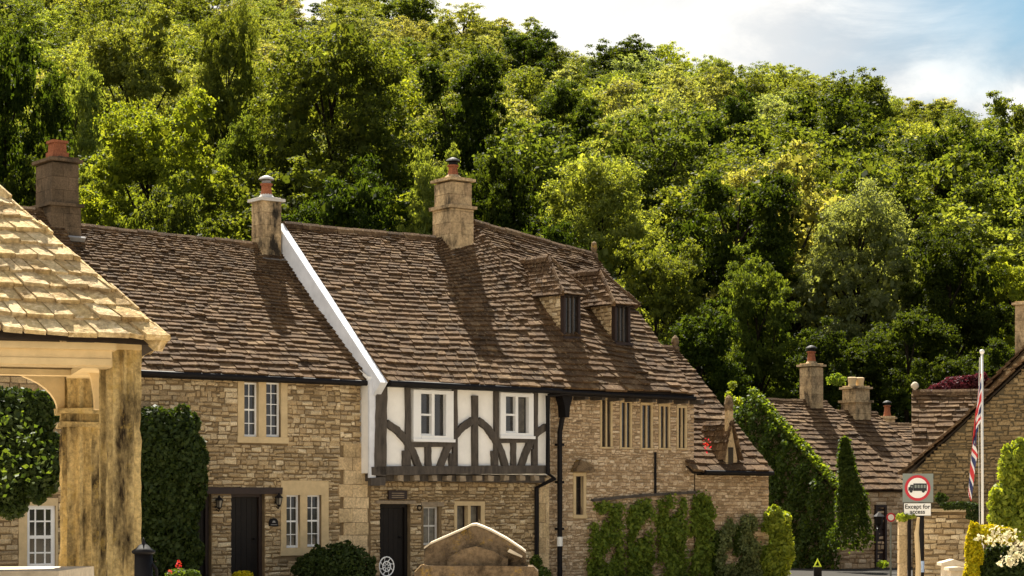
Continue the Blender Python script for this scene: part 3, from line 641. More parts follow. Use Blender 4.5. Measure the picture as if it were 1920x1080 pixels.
gutter(rC, sC0, (S(1050,720,teB)[0]+.02, teB-.03, 4.13), (sE-.05, teB-.03, 4.1), r=.04)
fn = MB(); fn.lathe((sR, SL, 7.6), [(.09, 0), (.09, .12), (.05, .15), (.08, .25), (.06, .38), (.01, .42)], 10); shift(fn, sC0).build('finial', M['moss'], rC)
def dormer(px, py, w, h, L_, label=None):
    """px,py = foot of the front-left corner of the dormer window on the roof"""
    lo, hi = teB, SL
    for _ in range(40):
        t = (lo+hi)/2; s, z = S(px, py, t)
        if z < roofC(s, t): hi = t
        else: lo = t
    s, z = S(px, py, t); zt = z+h; wb = MB()
    wb.b2(s, s+.06, t, t+.12, z-.2, zt); wb.b2(s+w-.06, s+w, t, t+.12, z-.2, zt); wb.b2(s+.06, s+w-.06, t, t+.12, zt-.05, zt); wb.b2(s-.03, s+w+.03, t-.07, t+.1, z-.02, z+.04)
    wo = shift(wb, sC0).build('dormer_window', M['brown'], rC)
    mu = MB(); 
    for i in (1, 2): mu.b2(s+.06+(w-.12)*i/3-.012, s+.06+(w-.12)*i/3+.012, t+.03, t+.07, z+.04, zt-.05)
    shift(mu, sC0).build('glazing_bars', M['timber'], wo); g = MB(); g.b2(s+.06, s+w-.06, t+.07, t+.08, z, zt-.05); shift(g, sC0).build('pane', M['glass'], wo)
    # cheeks
    sl = (roofC(s, t+1)-roofC(s, t)); tb = t+h/sl
    ck = MB()
    for (sx_, Mf, a_) in ((s, LFT(s), 0), (s+w, RGT(s+w), 0)):
        ck.prism([(t+.12, z-.1), (tb+.1, zt), (t+.12, zt)], sx_, sx_+(.1 if sx_ == s else -.1), m=1, M=lambda a, b, c: (c, a, b))
        rubble(ck, t+.12, tb, z-.05, zt, Mf, hr=(.07,.1), lr=(.1,.22), mask=lambda a, b: b > z+(a-t)*sl+.02, dep=.014)
    shift(ck, sC0).build('dormer_cheek', [M['stone'], M['mortar']], rC)
    # hipped roof
    ov = .13; rh = L_[0]; rt = t+L_[1]; zr = zt+rh; sm = s+w/2; rm = MB()
    tend = t+(zr-z)/sl+.15; zf = zt-.02
    FLp = (s-ov, t-ov, zf); FRp = (s+w+ov, t-ov, zf); BL = (s-ov, tb+.15, zf+.02); BR = (s+w+ov, tb+.15, zf+.02); A_ = (sm, rt, zr); B_ = (sm, tend, zr+.02)
    tiles(rm, BL, FLp, B_, A_, 9, w0=.22, w1=.14, sag=.01, thick=.03, dim=.8)
    tiles(rm, FRp, BR, A_, B_, 9, w0=.22, w1=.14, sag=.01, thick=.03, dim=.8)
    tiles(rm, FLp, FRp, A_, A_, 9, w0=.2, w1=.14, sag=.005, thick=.03, dim=.8)
    ridge(rm, A_, B_, r=.08, seg=.3); ridge(rm, FLp, A_, r=.045, seg=.2, up=.02); ridge(rm, FRp, A_, r=.045, seg=.2, up=.02)
    shift(rm, sC0).build('dormer_roof', [M['tile'], M['under']], rC)
dormer(1057, 634, .47, .98, (.86, .86)); dormer(1153, 645, .45, .90, (.80, .82))

# ---------------- house D : low end with narrow gablet
sD0 = sC1+.03; sD1 = S(1441, 900, 0)[0]
rD = house_root('low_stone_wing', sD0, 'low stone wing with stone-tiled roof and small gablet at the right end of the terrace')
mb = MB(); wall_holes(mb, sD0, sD1, 0, 2.5, FR(0), []); rubble(mb, sD0, sD1, 0, 2.48, FR(0), [], hr=(.05,.10), lr=(.07,.2), dep=.02)
shell(mb, sD0, sD1, .02, 6.9, 2.45, SL, 5.3); shift(mb, sD0).build('wall', [M['stone2'], M['mortar2']], rD)
zD = S(1445, 884, -.3)[1]; sD1e = S(1447, 884, -.3)[0]; sDr = S(1266, 655, SL)[0]; zDr = S(1266, 655, SL)[1]
mb = MB(); tm = 1.25; sm_, zm_ = S(1358, 775, tm)
zm_ = zD+(zDr-zD)*.40
tiles(mb, (sD0-.3, -.3, zD), (sD1e, -.3, zD), (sD0-.3, tm, zm_), (sD1-.02, tm, zm_), 10, w0=.38, w1=.28, thick=.045)
tiles(mb, (sD0-.3, tm, zm_), (sD1-.02, tm, zm_), (sD0-.3, SL, zDr), (sDr, SL, zDr), 18, w0=.26, w1=.18)
tiles(mb, (sD1, 7.2, zD), (sD0-.3, 7.2, zD), (sDr, SL, zDr), (sD0-.3, SL, zDr), 10, w0=.6, w1=.5); ridge(mb, (sD0-.3, SL, zDr), (sDr, SL, zDr))
shift(mb, sD0).build('roof', [M['tile'], M['under']], rD)
fn = MB(); fn.lathe((sDr, SL, zDr-.05), [(.1, 0), (.11, .1), (.07, .14), (.1, .22), (.08, .32), (.01, .4)], 10); shift(fn, sD0).build('finial', M['moss'], rD)
gutter(rD, sD0, (sD0, -.36, zD-.03), (sD1e, -.36, zD-.04), r=.04)
a, z0 = S(1351, 884); b, _ = S(1381, 884); ap, za = S(1364, 765)
mb = MB(); za0 = za; za = S(1364, 796)[1]; a += .07; b -= .07; mb.prism([(a, z0-.1), (b, z0-.1), (b, z0+.3), (ap+.02, za), (a, z0+.3)], -.1, .8, m=0); mb.b2(ap-.08, ap+.05, -.12, 0, za-.2, za0-.05, jit=.015)
shift(mb, sD0).build('gablet', M['ashlar'], rD)
mb = MB(); mb.b2(ap-.07, ap+.08, -.11, -.05, z0-.02, z0+.55); shift(mb, sD0).build('gablet_window', M['glass'], rD)
mb = MB(); mb.lathe((ap-.015, -.06, za0-.07), [(.09, 0), (.11, .15), (.08, .3), (.02, .36)], 8); shift(mb, sD0).build('gablet_finial', M['moss'], rD)
mb = MB(); tiles(mb, (b+.1, -.16, z0+.28), (b+.1, .8, z0+.28), (ap, -.16, za+.08), (ap, .8, za+.08), 6, w0=.2, w1=.2, sag=0, thick=.03, und=False); tiles(mb, (a-.1, .8, z0+.28), (a-.1, -.16, z0+.28), (ap, .8, za+.08), (ap, -.16, za+.08), 6, w0=.2, w1=.2, sag=0, thick=.03, und=False); shift(mb, sD0).build('gablet_roof', M['tile'], rD)

# ------------------------------------------------------------------ far cottages along the street
def cottage(name, label, px, Y, yaw, length, ze, run, zr, st='stone2', n=20, ops=(), flip=False, wallmask=None):
    X = (px-960)*Y/F; r = empty(name, (X, Y, 0), yaw, label, 'house')
    mb = MB(); wall_holes(mb, 0, length, 0, ze, FR(0), list(ops)); rubble(mb, 0, length, 0, ze-.03, FR(0), list(ops), hr=(.1,.17), lr=(.15,.4)); 
    mo = 'mortar2' if st == 'stone2' else 'mortar3'
    rubble(mb, 0, 2*run, 0, zr, LFT(0), hr=(.1,.17), lr=(.15,.4), mask=lambda a, b: b < ze+(zr-ze)*(1-abs(a-run)/run)-.15)
    shell(mb, 0, length, .01, 2*run, ze, run, zr-.05); mb.build('wall', [M[st], M[mo]], r)
    mb = MB(); tiles(mb, (-.08, -.2, ze), (length+.08, -.2, ze), (-.08, run, zr), (length+.08, run, zr), n, w0=.36, w1=.2); tiles(mb, (length+.08, 2*run+.2, ze), (-.08, 2*run+.2, ze), (length+.08, run, zr), (-.08, run, zr), 8, w0=.6, w1=.5)
    ridge(mb, (-.08, run, zr), (length+.08, run, zr)); mb.build('roof', [M['tile'], M['under']], r)
    return r
B_ = math.radians(34)
rE = cottage('ivy_cottage', 'cottage with an ivy-covered gable and tall square chimney down the street', 1562, 58, B_, 2.6, 2.15, 3.2, 4.72)
chimney(rE, 0, 2.05, 3.15, 3.9, 5.75, .46, .5, mat='chim', pot='round', potz=.35)
XQ = (1562-960)*58/F+2.65*math.cos(B_)-.6*math.sin(B_); YQ = 58+2.65*math.sin(B_)+.6*math.cos(B_)
rE2 = cottage('street_cottage', 'short cottage adjoining the ivy cottage and carrying the broad double-potted chimney', 960+XQ*F/YQ, YQ, B_, 1.9, 2.45, 2.55, 4.45, n=15)
chimney(rE2, 0, 1.1, 2.5, 3.9, 5.15, .62, .62, mat='chim', band=4.75, pot=None)
q = MB(); 
for dx in (-.15, .15): q.lathe((1.1+dx, 2.5, 5.2), [(.13, 0), (.11, .1), (.14, .28), (.1, .3)], 10)
q.build('chimney_pot', M['surround'], [c for c in rE2.children if c.name.startswith('chimney')][0])
door(rE, 0, (1.5, 1.92, 0, 1.75), t=-.03, mat='brown')
rF = cottage('street_cottage', 'distant cottage roof with small chimney beyond the ivy cottage', 1600, 69, math.radians(14), 5.2, 3.35, 2.4, 4.45, n=12)
chimney(rF, 0, 1.1, 2.3, 4.0, 4.65, .3, .3, mat='brick', pot=None)
rG = cottage('street_cottage', 'cottage with low roof and dark doorway right of the small street cottage', 1612, 64.5, math.radians(20), 3.0, 2.55, 1.5, 3.6, n=12, ops=[(1.2, 1.75, 0, 1.9)])
door(rG, 0, (1.2, 1.75, 0, 1.9), t=.1)
dpm = MB(); dpm.tube([(0.45, -.08, 2.5), (.45, -.08, 0)], .04, 6); dpm.build('downpipe', M['black'], rG)
rJ = cottage('street_cottage', 'farthest cottage with a slim cowled chimney between the ivy cottage and the tile-hung house', 1650, 76, math.radians(6), 4.0, 3.6, 1.8, 4.6, n=10)
chimney(rJ, 0, .75, 1.7, 4.2, 4.9, .5, .3, mat='chim', pot='round', potz=.4)

# ---------------- right-hand houses
YK = 47
rK = empty('stone_house', ((1716-960)*YK/F, YK, 0), math.radians(-10.5), 'stone house with steep brown tiled roof and ball finial behind the flagpole', 'house')
zk0 = 2.35; zk1 = CAMZ+(HZ-738)*(YK+1.9)/F
mb = MB(); wall_holes(mb, 0, 4.2, 0, zk0+.1, FR(0), []); rubble(mb, 0, 4.2, 0, zk0, FR(0)); shell(mb, 0, 4.2, .01, 3.8, zk0, 1.9, zk1-.1); mb.build('wall', [M['stone'], M['mortar']], rK)
mb = MB(); tiles(mb, (-.06, -.25, zk0), (4.3, -.25, zk0), (-.06, 1.9, zk1), (4.3, 1.9, zk1-.02), 15, w0=.42, w1=.25, thick=.05, rough=.02); tiles(mb, (4.3, 4.05, zk0), (-.06, 4.05, zk0), (4.3, 1.9, zk1), (-.06, 1.9, zk1), 8, w0=.6, w1=.5); ridge(mb, (-.06, 1.9, zk1), (4.3, 1.9, zk1)); mb.build('roof', [M['tile'], M['under']], rK)
mb = MB(); mb.lathe((0, 1.9, zk1), [(.07, 0), (.05, .06), (.04, .1), (.09, .15), (.09, .2), (.04, .26), (.001, .27)], 14); mb.build('finial', M['palestone'], rK, smooth=True)
YN = 50
rN = empty('stone_house', ((1846-960)*YN/F, YN, 0), math.radians(-22), 'stone gable and slender chimney rising at the right edge behind the nearer gable', 'house')
zn0 = CAMZ+(HZ-735)*YN/F; zn1 = CAMZ+(HZ-648)*YN/F+1.1
mb = MB(); mb.prism([(0, 0), (4.2, 0), (4.2, zn0), (2.1, zn1), (0, zn0)], 0, 4, m=1); rubble(mb, 0, 4.2, 2.5, zn1, FR(0), mask=lambda a, b: b < zn0+(zn1-zn0)*(1-abs(a-2.1)/2.1)-.06); mb.build('wall', [M['stone'], M['mortar']], rN)
mb = MB(); tiles(mb, (-.1, 4, zn0-.02), (-.1, -.1, zn0-.02), (2.1, 4, zn1+.06), (2.1, -.1, zn1+.06), 14, w0=.3, w1=.25); tiles(mb, (4.3, -.1, zn0-.02), (4.3, 4, zn0-.02), (2.1, -.1, zn1+.06), (2.1, 4, zn1+.06), 14, w0=.4, w1=.3); mb.build('roof', [M['tile'], M['under']], rN)
chimney(rN, 0, .80, .45, zn0+.3, CAMZ+(HZ-572)*YN/F, .34, .4, mat='chim', band=CAMZ+(HZ-690)*YN/F, pot=None)
YH = 43
xh = (1700-960)*YH/F; rH = empty('stone_house', (xh, YH, 0), math.radians(-22), 'stone gable house behind the leaning flag at the right edge', 'house')
zh0 = CAMZ+(HZ-892)*YH/F; gh = 3.1; sl_ = .91; zh1 = zh0+gh*sl_
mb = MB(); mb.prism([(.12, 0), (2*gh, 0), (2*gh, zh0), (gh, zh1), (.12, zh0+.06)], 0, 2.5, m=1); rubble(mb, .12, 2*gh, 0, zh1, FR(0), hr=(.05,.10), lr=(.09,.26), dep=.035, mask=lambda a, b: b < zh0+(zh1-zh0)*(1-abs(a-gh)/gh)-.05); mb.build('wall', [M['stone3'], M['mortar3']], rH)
mb = MB(); tiles(mb, (-.08, 2.5, zh0+.0), (-.08, -.14, zh0+.0), (gh, 2.5, zh1+.1), (gh, -.14, zh1+.1), 22, w0=.3, w1=.25, thick=.045, rough=.02); tiles(mb, (2*gh+.1, -.14, zh0), (2*gh+.1, 2.5, zh0), (gh, -.14, zh1+.1), (gh, 2.5, zh1+.1), 16, w0=.4, w1=.3); mb.build('roof', [M['tile'], M['under']], rH)
mb = MB(); bx0 = (1742-1700)*YH/F; bx1 = (1835-1700)*YH/F; zb = CAMZ+(HZ-957)*YH/F
mb.prism([(bx0, 0), (bx1, 0), (bx1, zb-.05), ((bx0+bx1)/2, zb), (bx0, zb-.08)], -.5, 0, m=1); rubble(mb, bx0, bx1, 0, zb-.06, FR(-.5), hr=(.08,.12), lr=(.15,.3)); mb.b2(bx0-.1, bx1+.05, -.6, 0, zb-.03, zb+.03, m=0, jit=.012)
mb.build('buttress', [M['stone'], M['mortar']], rH)

# ------------------------------------------------------------------ trees
bark = M['bark']
def crown_np(R, H0, H1, seed, nl, nleaf, leaf, top=.5, spread=1.0, core=3000):
    rg = np.random.default_rng(seed); out = []; lobes = []
    for i in range(nl):
        h = (i+.5)/nl; h = h**.8; env = (1-abs(h*1.42-.62)**2.4)**.5 if h < 1.1 else .2
        a = i*2.399+rg.uniform(-.4, .4); rr = R*rg.uniform(.23, .40)*(.75+.4*env); d = max(0, (R*env-rr*.75))*rg.uniform(.65, 1.1)*spread
        lobes.append((d*math.cos(a), d*math.sin(a), H0+(H1-H0)*h-rr*.55*(h > .6), rr, rr*rg.uniform(.75, 1.05)))
    tot = sum(l[3]**2 for l in lobes)
    for (x, y, z, r, rz) in lobes:
        k = int(nleaf*r*r/tot); nc = int(16+r*5); c = sph(nc, rg); c[:, 2] = c[:, 2]*.85+.18
        cr_ = rg.uniform(.70, 1.16, (nc, 1)); cc = np.array([x, y, z])+c*cr_*np.array([r, r, rz])
        idx = rg.integers(0, nc, k); off = rg.normal(size=(k, 3))*(.03+r*.108)*rg.uniform(.65, 1.35, (nc, 1))[idx]*np.array([1.2, 1.2, .55])
        P = cc[idx]+off; nm = c[idx]*.5; nm[:, 2] += .55
        out.append(leafcards(P, leaf, nrm=nm, flat=.75, droop=.25, rg=rg))
        ki = int(core*r*r/tot); d = sph(ki, rg)*rg.uniform(0, 1, (ki, 1))**.4*.74; out.append(leafcards(np.array([x, y, z])+d*np.array([r, r, rz]), .46, rg=rg, asp=.8))  # big hidden leaf cards added inside each lobe to block the sun
    return np.concatenate(out), lobes
def make_tree(name, R, H0, H1, seed, nl, nleaf, leaf, **kw):
    V, lobes = crown_np(R, H0, H1, seed, nl, nleaf, leaf, **kw)
    root = empty(name, (0, 0, -500)); rg = random.Random(seed)
    cr_ = npmesh('crown', V, LF['tree'], root)
    t = MB(); r0 = R*.055+.06; tw = [(rg.uniform(-.25, .25)*k/4, rg.uniform(-.25, .25)*k/4) for k in range(7)]
    pts = [(tw[k][0], tw[k][1], -1+(H1*.88+1)*k/6) for k in range(7)]; t.tube(pts, [r0*(1.25 if k == 0 else 1-.14*k) for k in range(7)], 8)
    for (x, y, z, r, rz) in lobes[::1]:
        zb = max(H0*.55, z-math.hypot(x, y)*.9-1); k = min(5.9, (zb+1)/(H1*.88+1)*6); i = int(k); p0 = Vector(pts[i]).lerp(Vector(pts[min(i+1, 6)]), k-i)
        mid = p0.lerp(Vector((x, y, z)), .5)+Vector((0, 0, -.25)); t.tube([p0, mid, (x, y, z+r*.2)], [r0*.38, r0*.25, r0*.08], 5, cap=False)
    t.build('trunk', bark, root)
    return root
protoN = [make_tree('broadleaf_tree', 4.7, 3.0, 15.5, 21, 20, 62000, .17), make_tree('broadleaf_tree', 4.6, 2.2, 14.5, 22, 17, 56000, .19, spread=1.1),
          make_tree('broadleaf_tree', 4.5, 3.2, 15.0, 23, 22, 64000, .165), make_tree('broadleaf_tree', 4.8, 2.0, 14.0, 24, 16, 54000, .20)]
protoF = [make_tree('woodland_tree', 4.6, 2.5, 12.0, 31+i, 12+i % 4*3, 28000, .20+.015*(i % 3), spread=1+.1*(i % 2), core=600+300*(i % 3)) for i in range(7)]
kinds = {  # obj colour, wording
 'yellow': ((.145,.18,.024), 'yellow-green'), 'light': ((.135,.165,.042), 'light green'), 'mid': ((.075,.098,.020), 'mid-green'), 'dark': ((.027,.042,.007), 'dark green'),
 'olive': ((.155,.17,.066), 'olive green'), 'grey': ((.15,.18,.085), 'pale grey-green')}
used = {}
def put_tree(proto, X, Y, sxy, sz, kind, rz, label, group, name=None, z=None):
    pid = proto.name
    if pid not in used: used[pid] = True; r = proto; kids = list(proto.children)
    else:
        r = proto.copy(); C.objects.link(r); kids = []
        for ch in proto.children: c = ch.copy(); C.objects.link(c); c.parent = r; kids.append(c)
    r.location = (X, Y, hillz(X, Y) if z is None else z); r.scale = (sxy, sxy, sz); r.rotation_euler = (random.uniform(-.05, .05), random.uniform(-.05, .05), rz)
    v = random.uniform(.86, 1.2); col = kinds[kind][0]; v2 = random.uniform(.93, 1.08)
    for c in kids:
        if c.name.startswith('crown'): c.color = (col[0]*v*v2, col[1]*v, col[2]*v, 1)
    tag(r, label, 'tree', group); return r
near = [ # px, top py, width px, Y, kind, proto, label; dark kind puts low trees' shade into leaf colour
 (15, -10, 250, 104, 'dark', 1, 'very dark leafy tree filling the left edge above the market cross roof'),
 (270, 128, 320, 110, 'yellow', 0, 'rounded yellow-green tree with thin dark stems directly behind the dark square chimney'),
 (640, 15, 350, 116, 'mid', 2, 'tallest broad green tree rising behind the cowled chimney and white gable'),
 (470, 195, 170, 118, 'mid', 1, 'green tree filling the gap behind the left chimney with the metal cowl'),
 (790, 235, 130, 108, 'light', 0, 'slim bright tree just left of the red-potted chimney'),
 (862, 70, 220, 128, 'dark', 1, 'dense dark tree with a sunlit yellow top above the red chimney pot'),
 (945, 250, 210, 108, 'dark', 3, 'dark flat-topped tree with sunlit crest right of the red-potted chimney'),
 (1128, 262, 260, 111, 'light', 2, 'light green tree with visible trunk above the two dormers'),
 (1210, 415, 220, 102, 'mid', 0, 'lower green tree directly behind the sloping end of the long roof'),
 (1365, 290, 260, 109, 'dark', 1, 'big dark tree with bright clumped sunlit branches above the low stone wing'),
 (1430, 455, 190, 100, 'mid', 3, 'low shadowed tree behind the ivy cottage apex'),
 (1610, 330, 240, 107, 'grey', 2, 'pale silvery-green tree with drooping left side above the far cottages'),
 (1790, 395, 230, 103, 'dark', 3, 'dark rounded tree with bright rim above the flagpole top'),
 (1900, 450, 200, 107, 'yellow', 0, 'bright yellow-green tree at the right edge above the slender chimney'),
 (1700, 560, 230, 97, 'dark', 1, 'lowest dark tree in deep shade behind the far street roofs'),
 (1500, 275, 170, 124, 'mid', 2, 'mid-green tree between the big dark tree and the silvery tree'),
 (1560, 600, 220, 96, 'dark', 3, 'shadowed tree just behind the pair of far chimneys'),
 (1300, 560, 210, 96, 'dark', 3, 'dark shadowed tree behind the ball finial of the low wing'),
 (1020, 385, 190, 98, 'dark', 1, 'dark low tree behind the ridge of the long stone house'),
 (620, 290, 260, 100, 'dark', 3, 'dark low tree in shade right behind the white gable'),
 (330, 330, 260, 99, 'mid', 3, 'low leafy tree close behind the left cottage ridge'),
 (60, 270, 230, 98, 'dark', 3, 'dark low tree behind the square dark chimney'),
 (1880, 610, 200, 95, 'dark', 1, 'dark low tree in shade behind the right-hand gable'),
 (250, -15, 250, 148, 'light', 0, 'large light green tree above the rounded yellow-green tree'),
 (425, -25, 160, 143, 'mid', 2, 'tall dull green tree left of the tallest broad tree'),
 (125, 85, 150, 130, 'light', 1, 'small pale tree peeping over the dark left-edge tree'),
 (1060, 140, 160, 146, 'dark', 1, 'dark domed tree with lit top left of the bare-branched olive tree'),
 (1235, 168, 220, 138, 'olive', 2, 'open olive tree with dark branches showing mid-slope'),
 (1385, 155, 150, 150, 'dark', 3, 'dark tree with sunlit crown above the big clumped tree'),
 (1700, 290, 200, 128, 'light', 0, 'light green domed tree just behind the silvery tree'),
 (1660, 215, 150, 165, 'dark', 1, 'dark green tree mid-slope beneath the right skyline'),
]
placed = []
Hs = {0: (15.5, 4.9), 1: (14.5, 4.9), 2: (15.0, 4.7), 3: (14.0, 5.0)}
for (px, top, wd, Y, kd, pr, lab) in near:
    X = (px-960)*Y/F; zt_ = CAMZ+(HZ-top)*Y/F; zg = hillz(X, Y); h = zt_-zg; sz = h/(Hs[pr][0]+.9); sxy = wd*Y/F/2/Hs[pr][1]
    put_tree(protoN[pr], X, Y, sxy, sz, kd, random.uniform(0, 6.28), lab, 'big trees at the foot of the hillside')
    placed.append((X, Y, sxy*4.6))
def make_fill(k):
    rf = random.Random(3); fill = []; Y = 112.0
    while Y < 338:
        step = (8.2+(Y-112)*.010)*k; x0 = -.265*Y-4; x1 = .265*Y+5; x = x0+rf.uniform(0, step)
        while x < x1:
            X = x+rf.uniform(-2.2, 2.2); Yt = Y+rf.uniform(-2.6, 2.6); py = HZ-F*(hillz(X, Yt)+3-CAMZ)/Yt
            if py > -60 and all((X-a)**2+(Yt-b)**2 > (r*.75)**2+9 for a, b, r in placed): fill.append((X, Yt))
            x += step*rf.uniform(.92, 1.12)
        Y += step
    return fill
kf = 1.0; fill = make_fill(kf)
while len(fill) > 264: kf += .02; fill = make_fill(kf)
rr_ = random.Random(5)
# keep what can be seen: drop trees whose top lies well below the tops standing in front of them
def top_ang(X, Y, h): return (hillz(X, Y)+h-CAMZ)/Y
ent = []
for X, Y in fill:
    u = rr_.random(); far = (Y-112)/226
    kd = 'dark' if u < .12 else 'mid' if u < .36 else 'light' if u < .62 else 'olive' if u < .84 else 'yellow' if u < .90 else 'grey' if u < .94 else 'mid'
    h = rr_.uniform(9.5, 15.0)*(1-.12*far); ent.append([X, Y, h, kd, rr_.uniform(.9, 1.2)])
ent.sort(key=lambda e: e[1]); keep = []
for e in ent:
    k = e[0]/e[1]; ta = top_ang(e[0], e[1], e[2]); keep.append((e, 960+F*k, HZ-F*ta))
landm = [(0, 190, 'above the dark square chimney'), (190, 430, 'above the left cottage ridge'), (430, 600, 'above the cowled chimney'), (600, 790, 'above the half-timbered house'), (790, 920, 'above the red-potted chimney'), (920, 1130, 'above the two dormers'), (1130, 1330, 'above the end of the long roof'), (1330, 1500, 'above the ivy-covered gable'), (1500, 1660, 'above the far pair of chimneys'), (1660, 1780, 'left of the flagpole line'), (1780, 1960, 'above the right-hand gable')]
cellm = {}
for (e, px, py) in keep:
    Y = e[1]; band = 'on the skyline' if Y > 318 else 'high uphill' if Y > 250 else 'midway uphill' if Y > 180 else 'low on the hill'
    lm_ = next((t for a, b, t in landm if a <= px < b), 'beyond the left edge' if px < 0 else 'beyond the right edge')
    cellm.setdefault((kinds[e[3]][1], band, lm_), []).append((px, e))
ordn = ['leftmost', 'second from left', 'third from left', 'fourth from left', 'fifth from left', 'sixth from left', 'seventh from left', 'eighth from left', 'ninth from left']; numw = ['', 'one', 'two', 'three', 'four', 'five', 'six', 'seven', 'eight', 'nine']
labs = {}
for (kw, band, lm_), L_ in cellm.items():
    L_.sort(key=lambda q: q[0])
    for i, (px, e) in enumerate(L_):
        if len(L_) > 1: lm_ = lm_.replace('the end of the long roof', 'the long roof end').replace('the right-hand gable', 'the right gable')
        labs[id(e)] = f'{kw} tree {band} {lm_}' if len(L_) == 1 else f'{kw} tree {band} {lm_}, {ordn[min(i, 8)]}'
for i, (e, px, py) in enumerate(keep):
    X, Y, h, kd, sxy = e; pr = protoF[(i*5+int(X)) % 7]
    put_tree(pr, X, Y, sxy*1.02, h/12.6, kd, rr_.uniform(0, 6.28), labs[id(e)], 'trees covering the hillside')
# undergrowth at the foot of the wood
n = 60000; X = rng.uniform(-34, 36, n); Yv = rng.uniform(88, 150, n); hz = np.array([hillz(a, b) for a, b in zip(X[:], Yv[:])]); bump_ = 1.6+1.2*np.sin(X*.6+Yv*.3)+.9*np.sin(X*1.3-Yv*.7)
P = np.stack([X, Yv, hz+np.abs(rng.normal(size=n))*bump_*.55], 1)
o = npmesh('undergrowth', leafcards(P, .42, nrm=np.tile([0, -.3, .8], (n, 1)), flat=.8), LF['ivyd']); tag(o, 'dark undergrowth at the foot of the wood', 'undergrowth', kind='stuff')

# ------------------------------------------------------------------ ivy and creepers
def ivy_patch(poly, n, leaf, mat, name, label, cat, Mf, thick=.18, parent=None, zfade=None, inv=False):
    xs_ = [p[0] for p in poly]; zs_ = [p[1] for p in poly]; pts = []
    K = n*3; A = rng.uniform(min(xs_), max(xs_), K); Bz = rng.uniform(min(zs_), max(zs_), K); ins = np.zeros(K, bool); j = len(poly)-1
    for i in range(len(poly)):
        xi, zi = poly[i]; xj, zj_ = poly[j]
        c = ((zi > Bz) != (zj_ > Bz)) & (A < (xj-xi)*(Bz-zi)/(zj_-zi+1e-9)+xi); ins ^= c; j = i
    A = A[ins][:n]; Bz = Bz[ins][:n]; m_ = len(A)
    bump_ = .5+.28*np.sin(A*7+Bz*3)+.22*np.sin(Bz*9-A*4)+.2*np.sin(A*17+Bz*13)
    out = thick*(bump_*rng.uniform(.2, 1.25, m_)+.1); holes = (np.sin(A*5.3+Bz*2.1+1)+np.sin(Bz*6.1-A*3.3)+np.sin(A*11-Bz*7)*.6) > (-1.1 if name in ('trained_creeper', 'wall_climber') else -9); A = A[holes]; Bz = Bz[holes]; out = out[holes]; m_ = len(A)
    jx = rng.normal(size=m_)*leaf*.5; jz = rng.normal(size=m_)*leaf*.5
    P = np.array([Mf(a+u, b+v, c) for a, b, c, u, v in zip(A, Bz, out, jx, jz)])
    nm = np.array(Mf(0, 0, 1))-np.array(Mf(0, 0, 0)); nm = nm/np.linalg.norm(nm); nm = nm*.6+np.array([0, 0, .35])
    o = npmesh(name, leafcards(P, leaf, nrm=np.tile(nm, (m_, 1)), flat=.55, droop=1.0, asp=.75), LF[mat]); 
    return tag(o, label, cat)
def terr(t):
    return lambda a, b, c: (OX+UX*a+NX*(t-c), OY+UY*a+NY*(t-c), b)
def vine(polypx, t, n, leaf, mat, name, label, cat='climbing plant', thick=.2):
    return ivy_patch([S(x, y, t) for x, y in polypx], n, leaf, mat, name, label, cat, terr(t-.03), thick)
cols = [(1101,1163),(1174,1218),(1228,1282),(1291,1329)]
for i, (a, b) in enumerate(cols):
    top = 945-i*5; lab = ['leftmost clump of trained creeper on the long stone house beside the small window', 'second clump of trained creeper under the middle narrow windows', 'widest clump of trained creeper under the two right-hand narrow windows', 'creeper clump at the corner where the long house meets the low wing'][i]
    g_ = (b-a)*.08
    vine([(a+3,top+6),((a+b)/2-8,top-4),((a+b)/2+10,top+4),(b-g_,top-2),(b-g_-3,1000),(b-1,1060),(b-2,1110),(a-4,1110),(a-2,1040)], 0, 4600, .085, 'creep', 'trained_creeper', lab, thick=.24)
for i, (a, b, m_) in enumerate([(1334,1370,'creep2'),(1376,1416,'creep2'),(1420,1446,'creep')]):
    lab = ['narrow variegated climber left of the low wing centre', 'narrow variegated climber under the gablet of the low wing', 'narrow green climber at the right corner of the low wing'][i]
    vine([(a+4,972),((a+b)/2,966),(b-3,976),(b,1110),(a,1110)], 0, 3600, .075, m_, 'wall_climber', lab, thick=.22)
    if i < 2: vine([(a-2,990),(a+12,985),(a+12,1110),(a-2,1110)], -.02, 1800, .075, 'ivym', 'wall_climber', ['dark ivy strip left of the first variegated climber', 'dark ivy strip between the two variegated climbers'][i], thick=.12)
# ivy gable of the far cottage (local frame of rE)
ce, se = math.cos(B_), math.sin(B_); XE = (1562-960)*58/F
def EL(off): return lambda a, b, c: (XE+ce*(-c-off)+(-se)*a, 58+se*(-c-off)+ce*a, b)
ivy_patch([(-.35,0),(-.25,2.1),(3.2,4.95),(6.6,2.2),(6.8,0)], 26000, .10, 'ivym', 'ivy', 'thick green ivy covering the gable wall of the far cottage', 'ivy', EL(.02), thick=.4)
for k in range(1):
    m_ = 2600; a = rng.uniform(-.3, 3.3, m_); z = 2.15+(a+.2)/3.4*2.6+.12+np.abs(rng.normal(size=m_))*.07; P = np.array([EL(rng.uniform(-.15, .25))(p, q, 0) for p, q in zip(a, z)])
    tag(npmesh('ivy', leafcards(P, .10, nrm=np.tile([0, 0, .8], (m_, 1)), flat=.6), LF['ivyb']), 'bright fringe of ivy along the gable verge and apex of the far cottage', 'ivy')
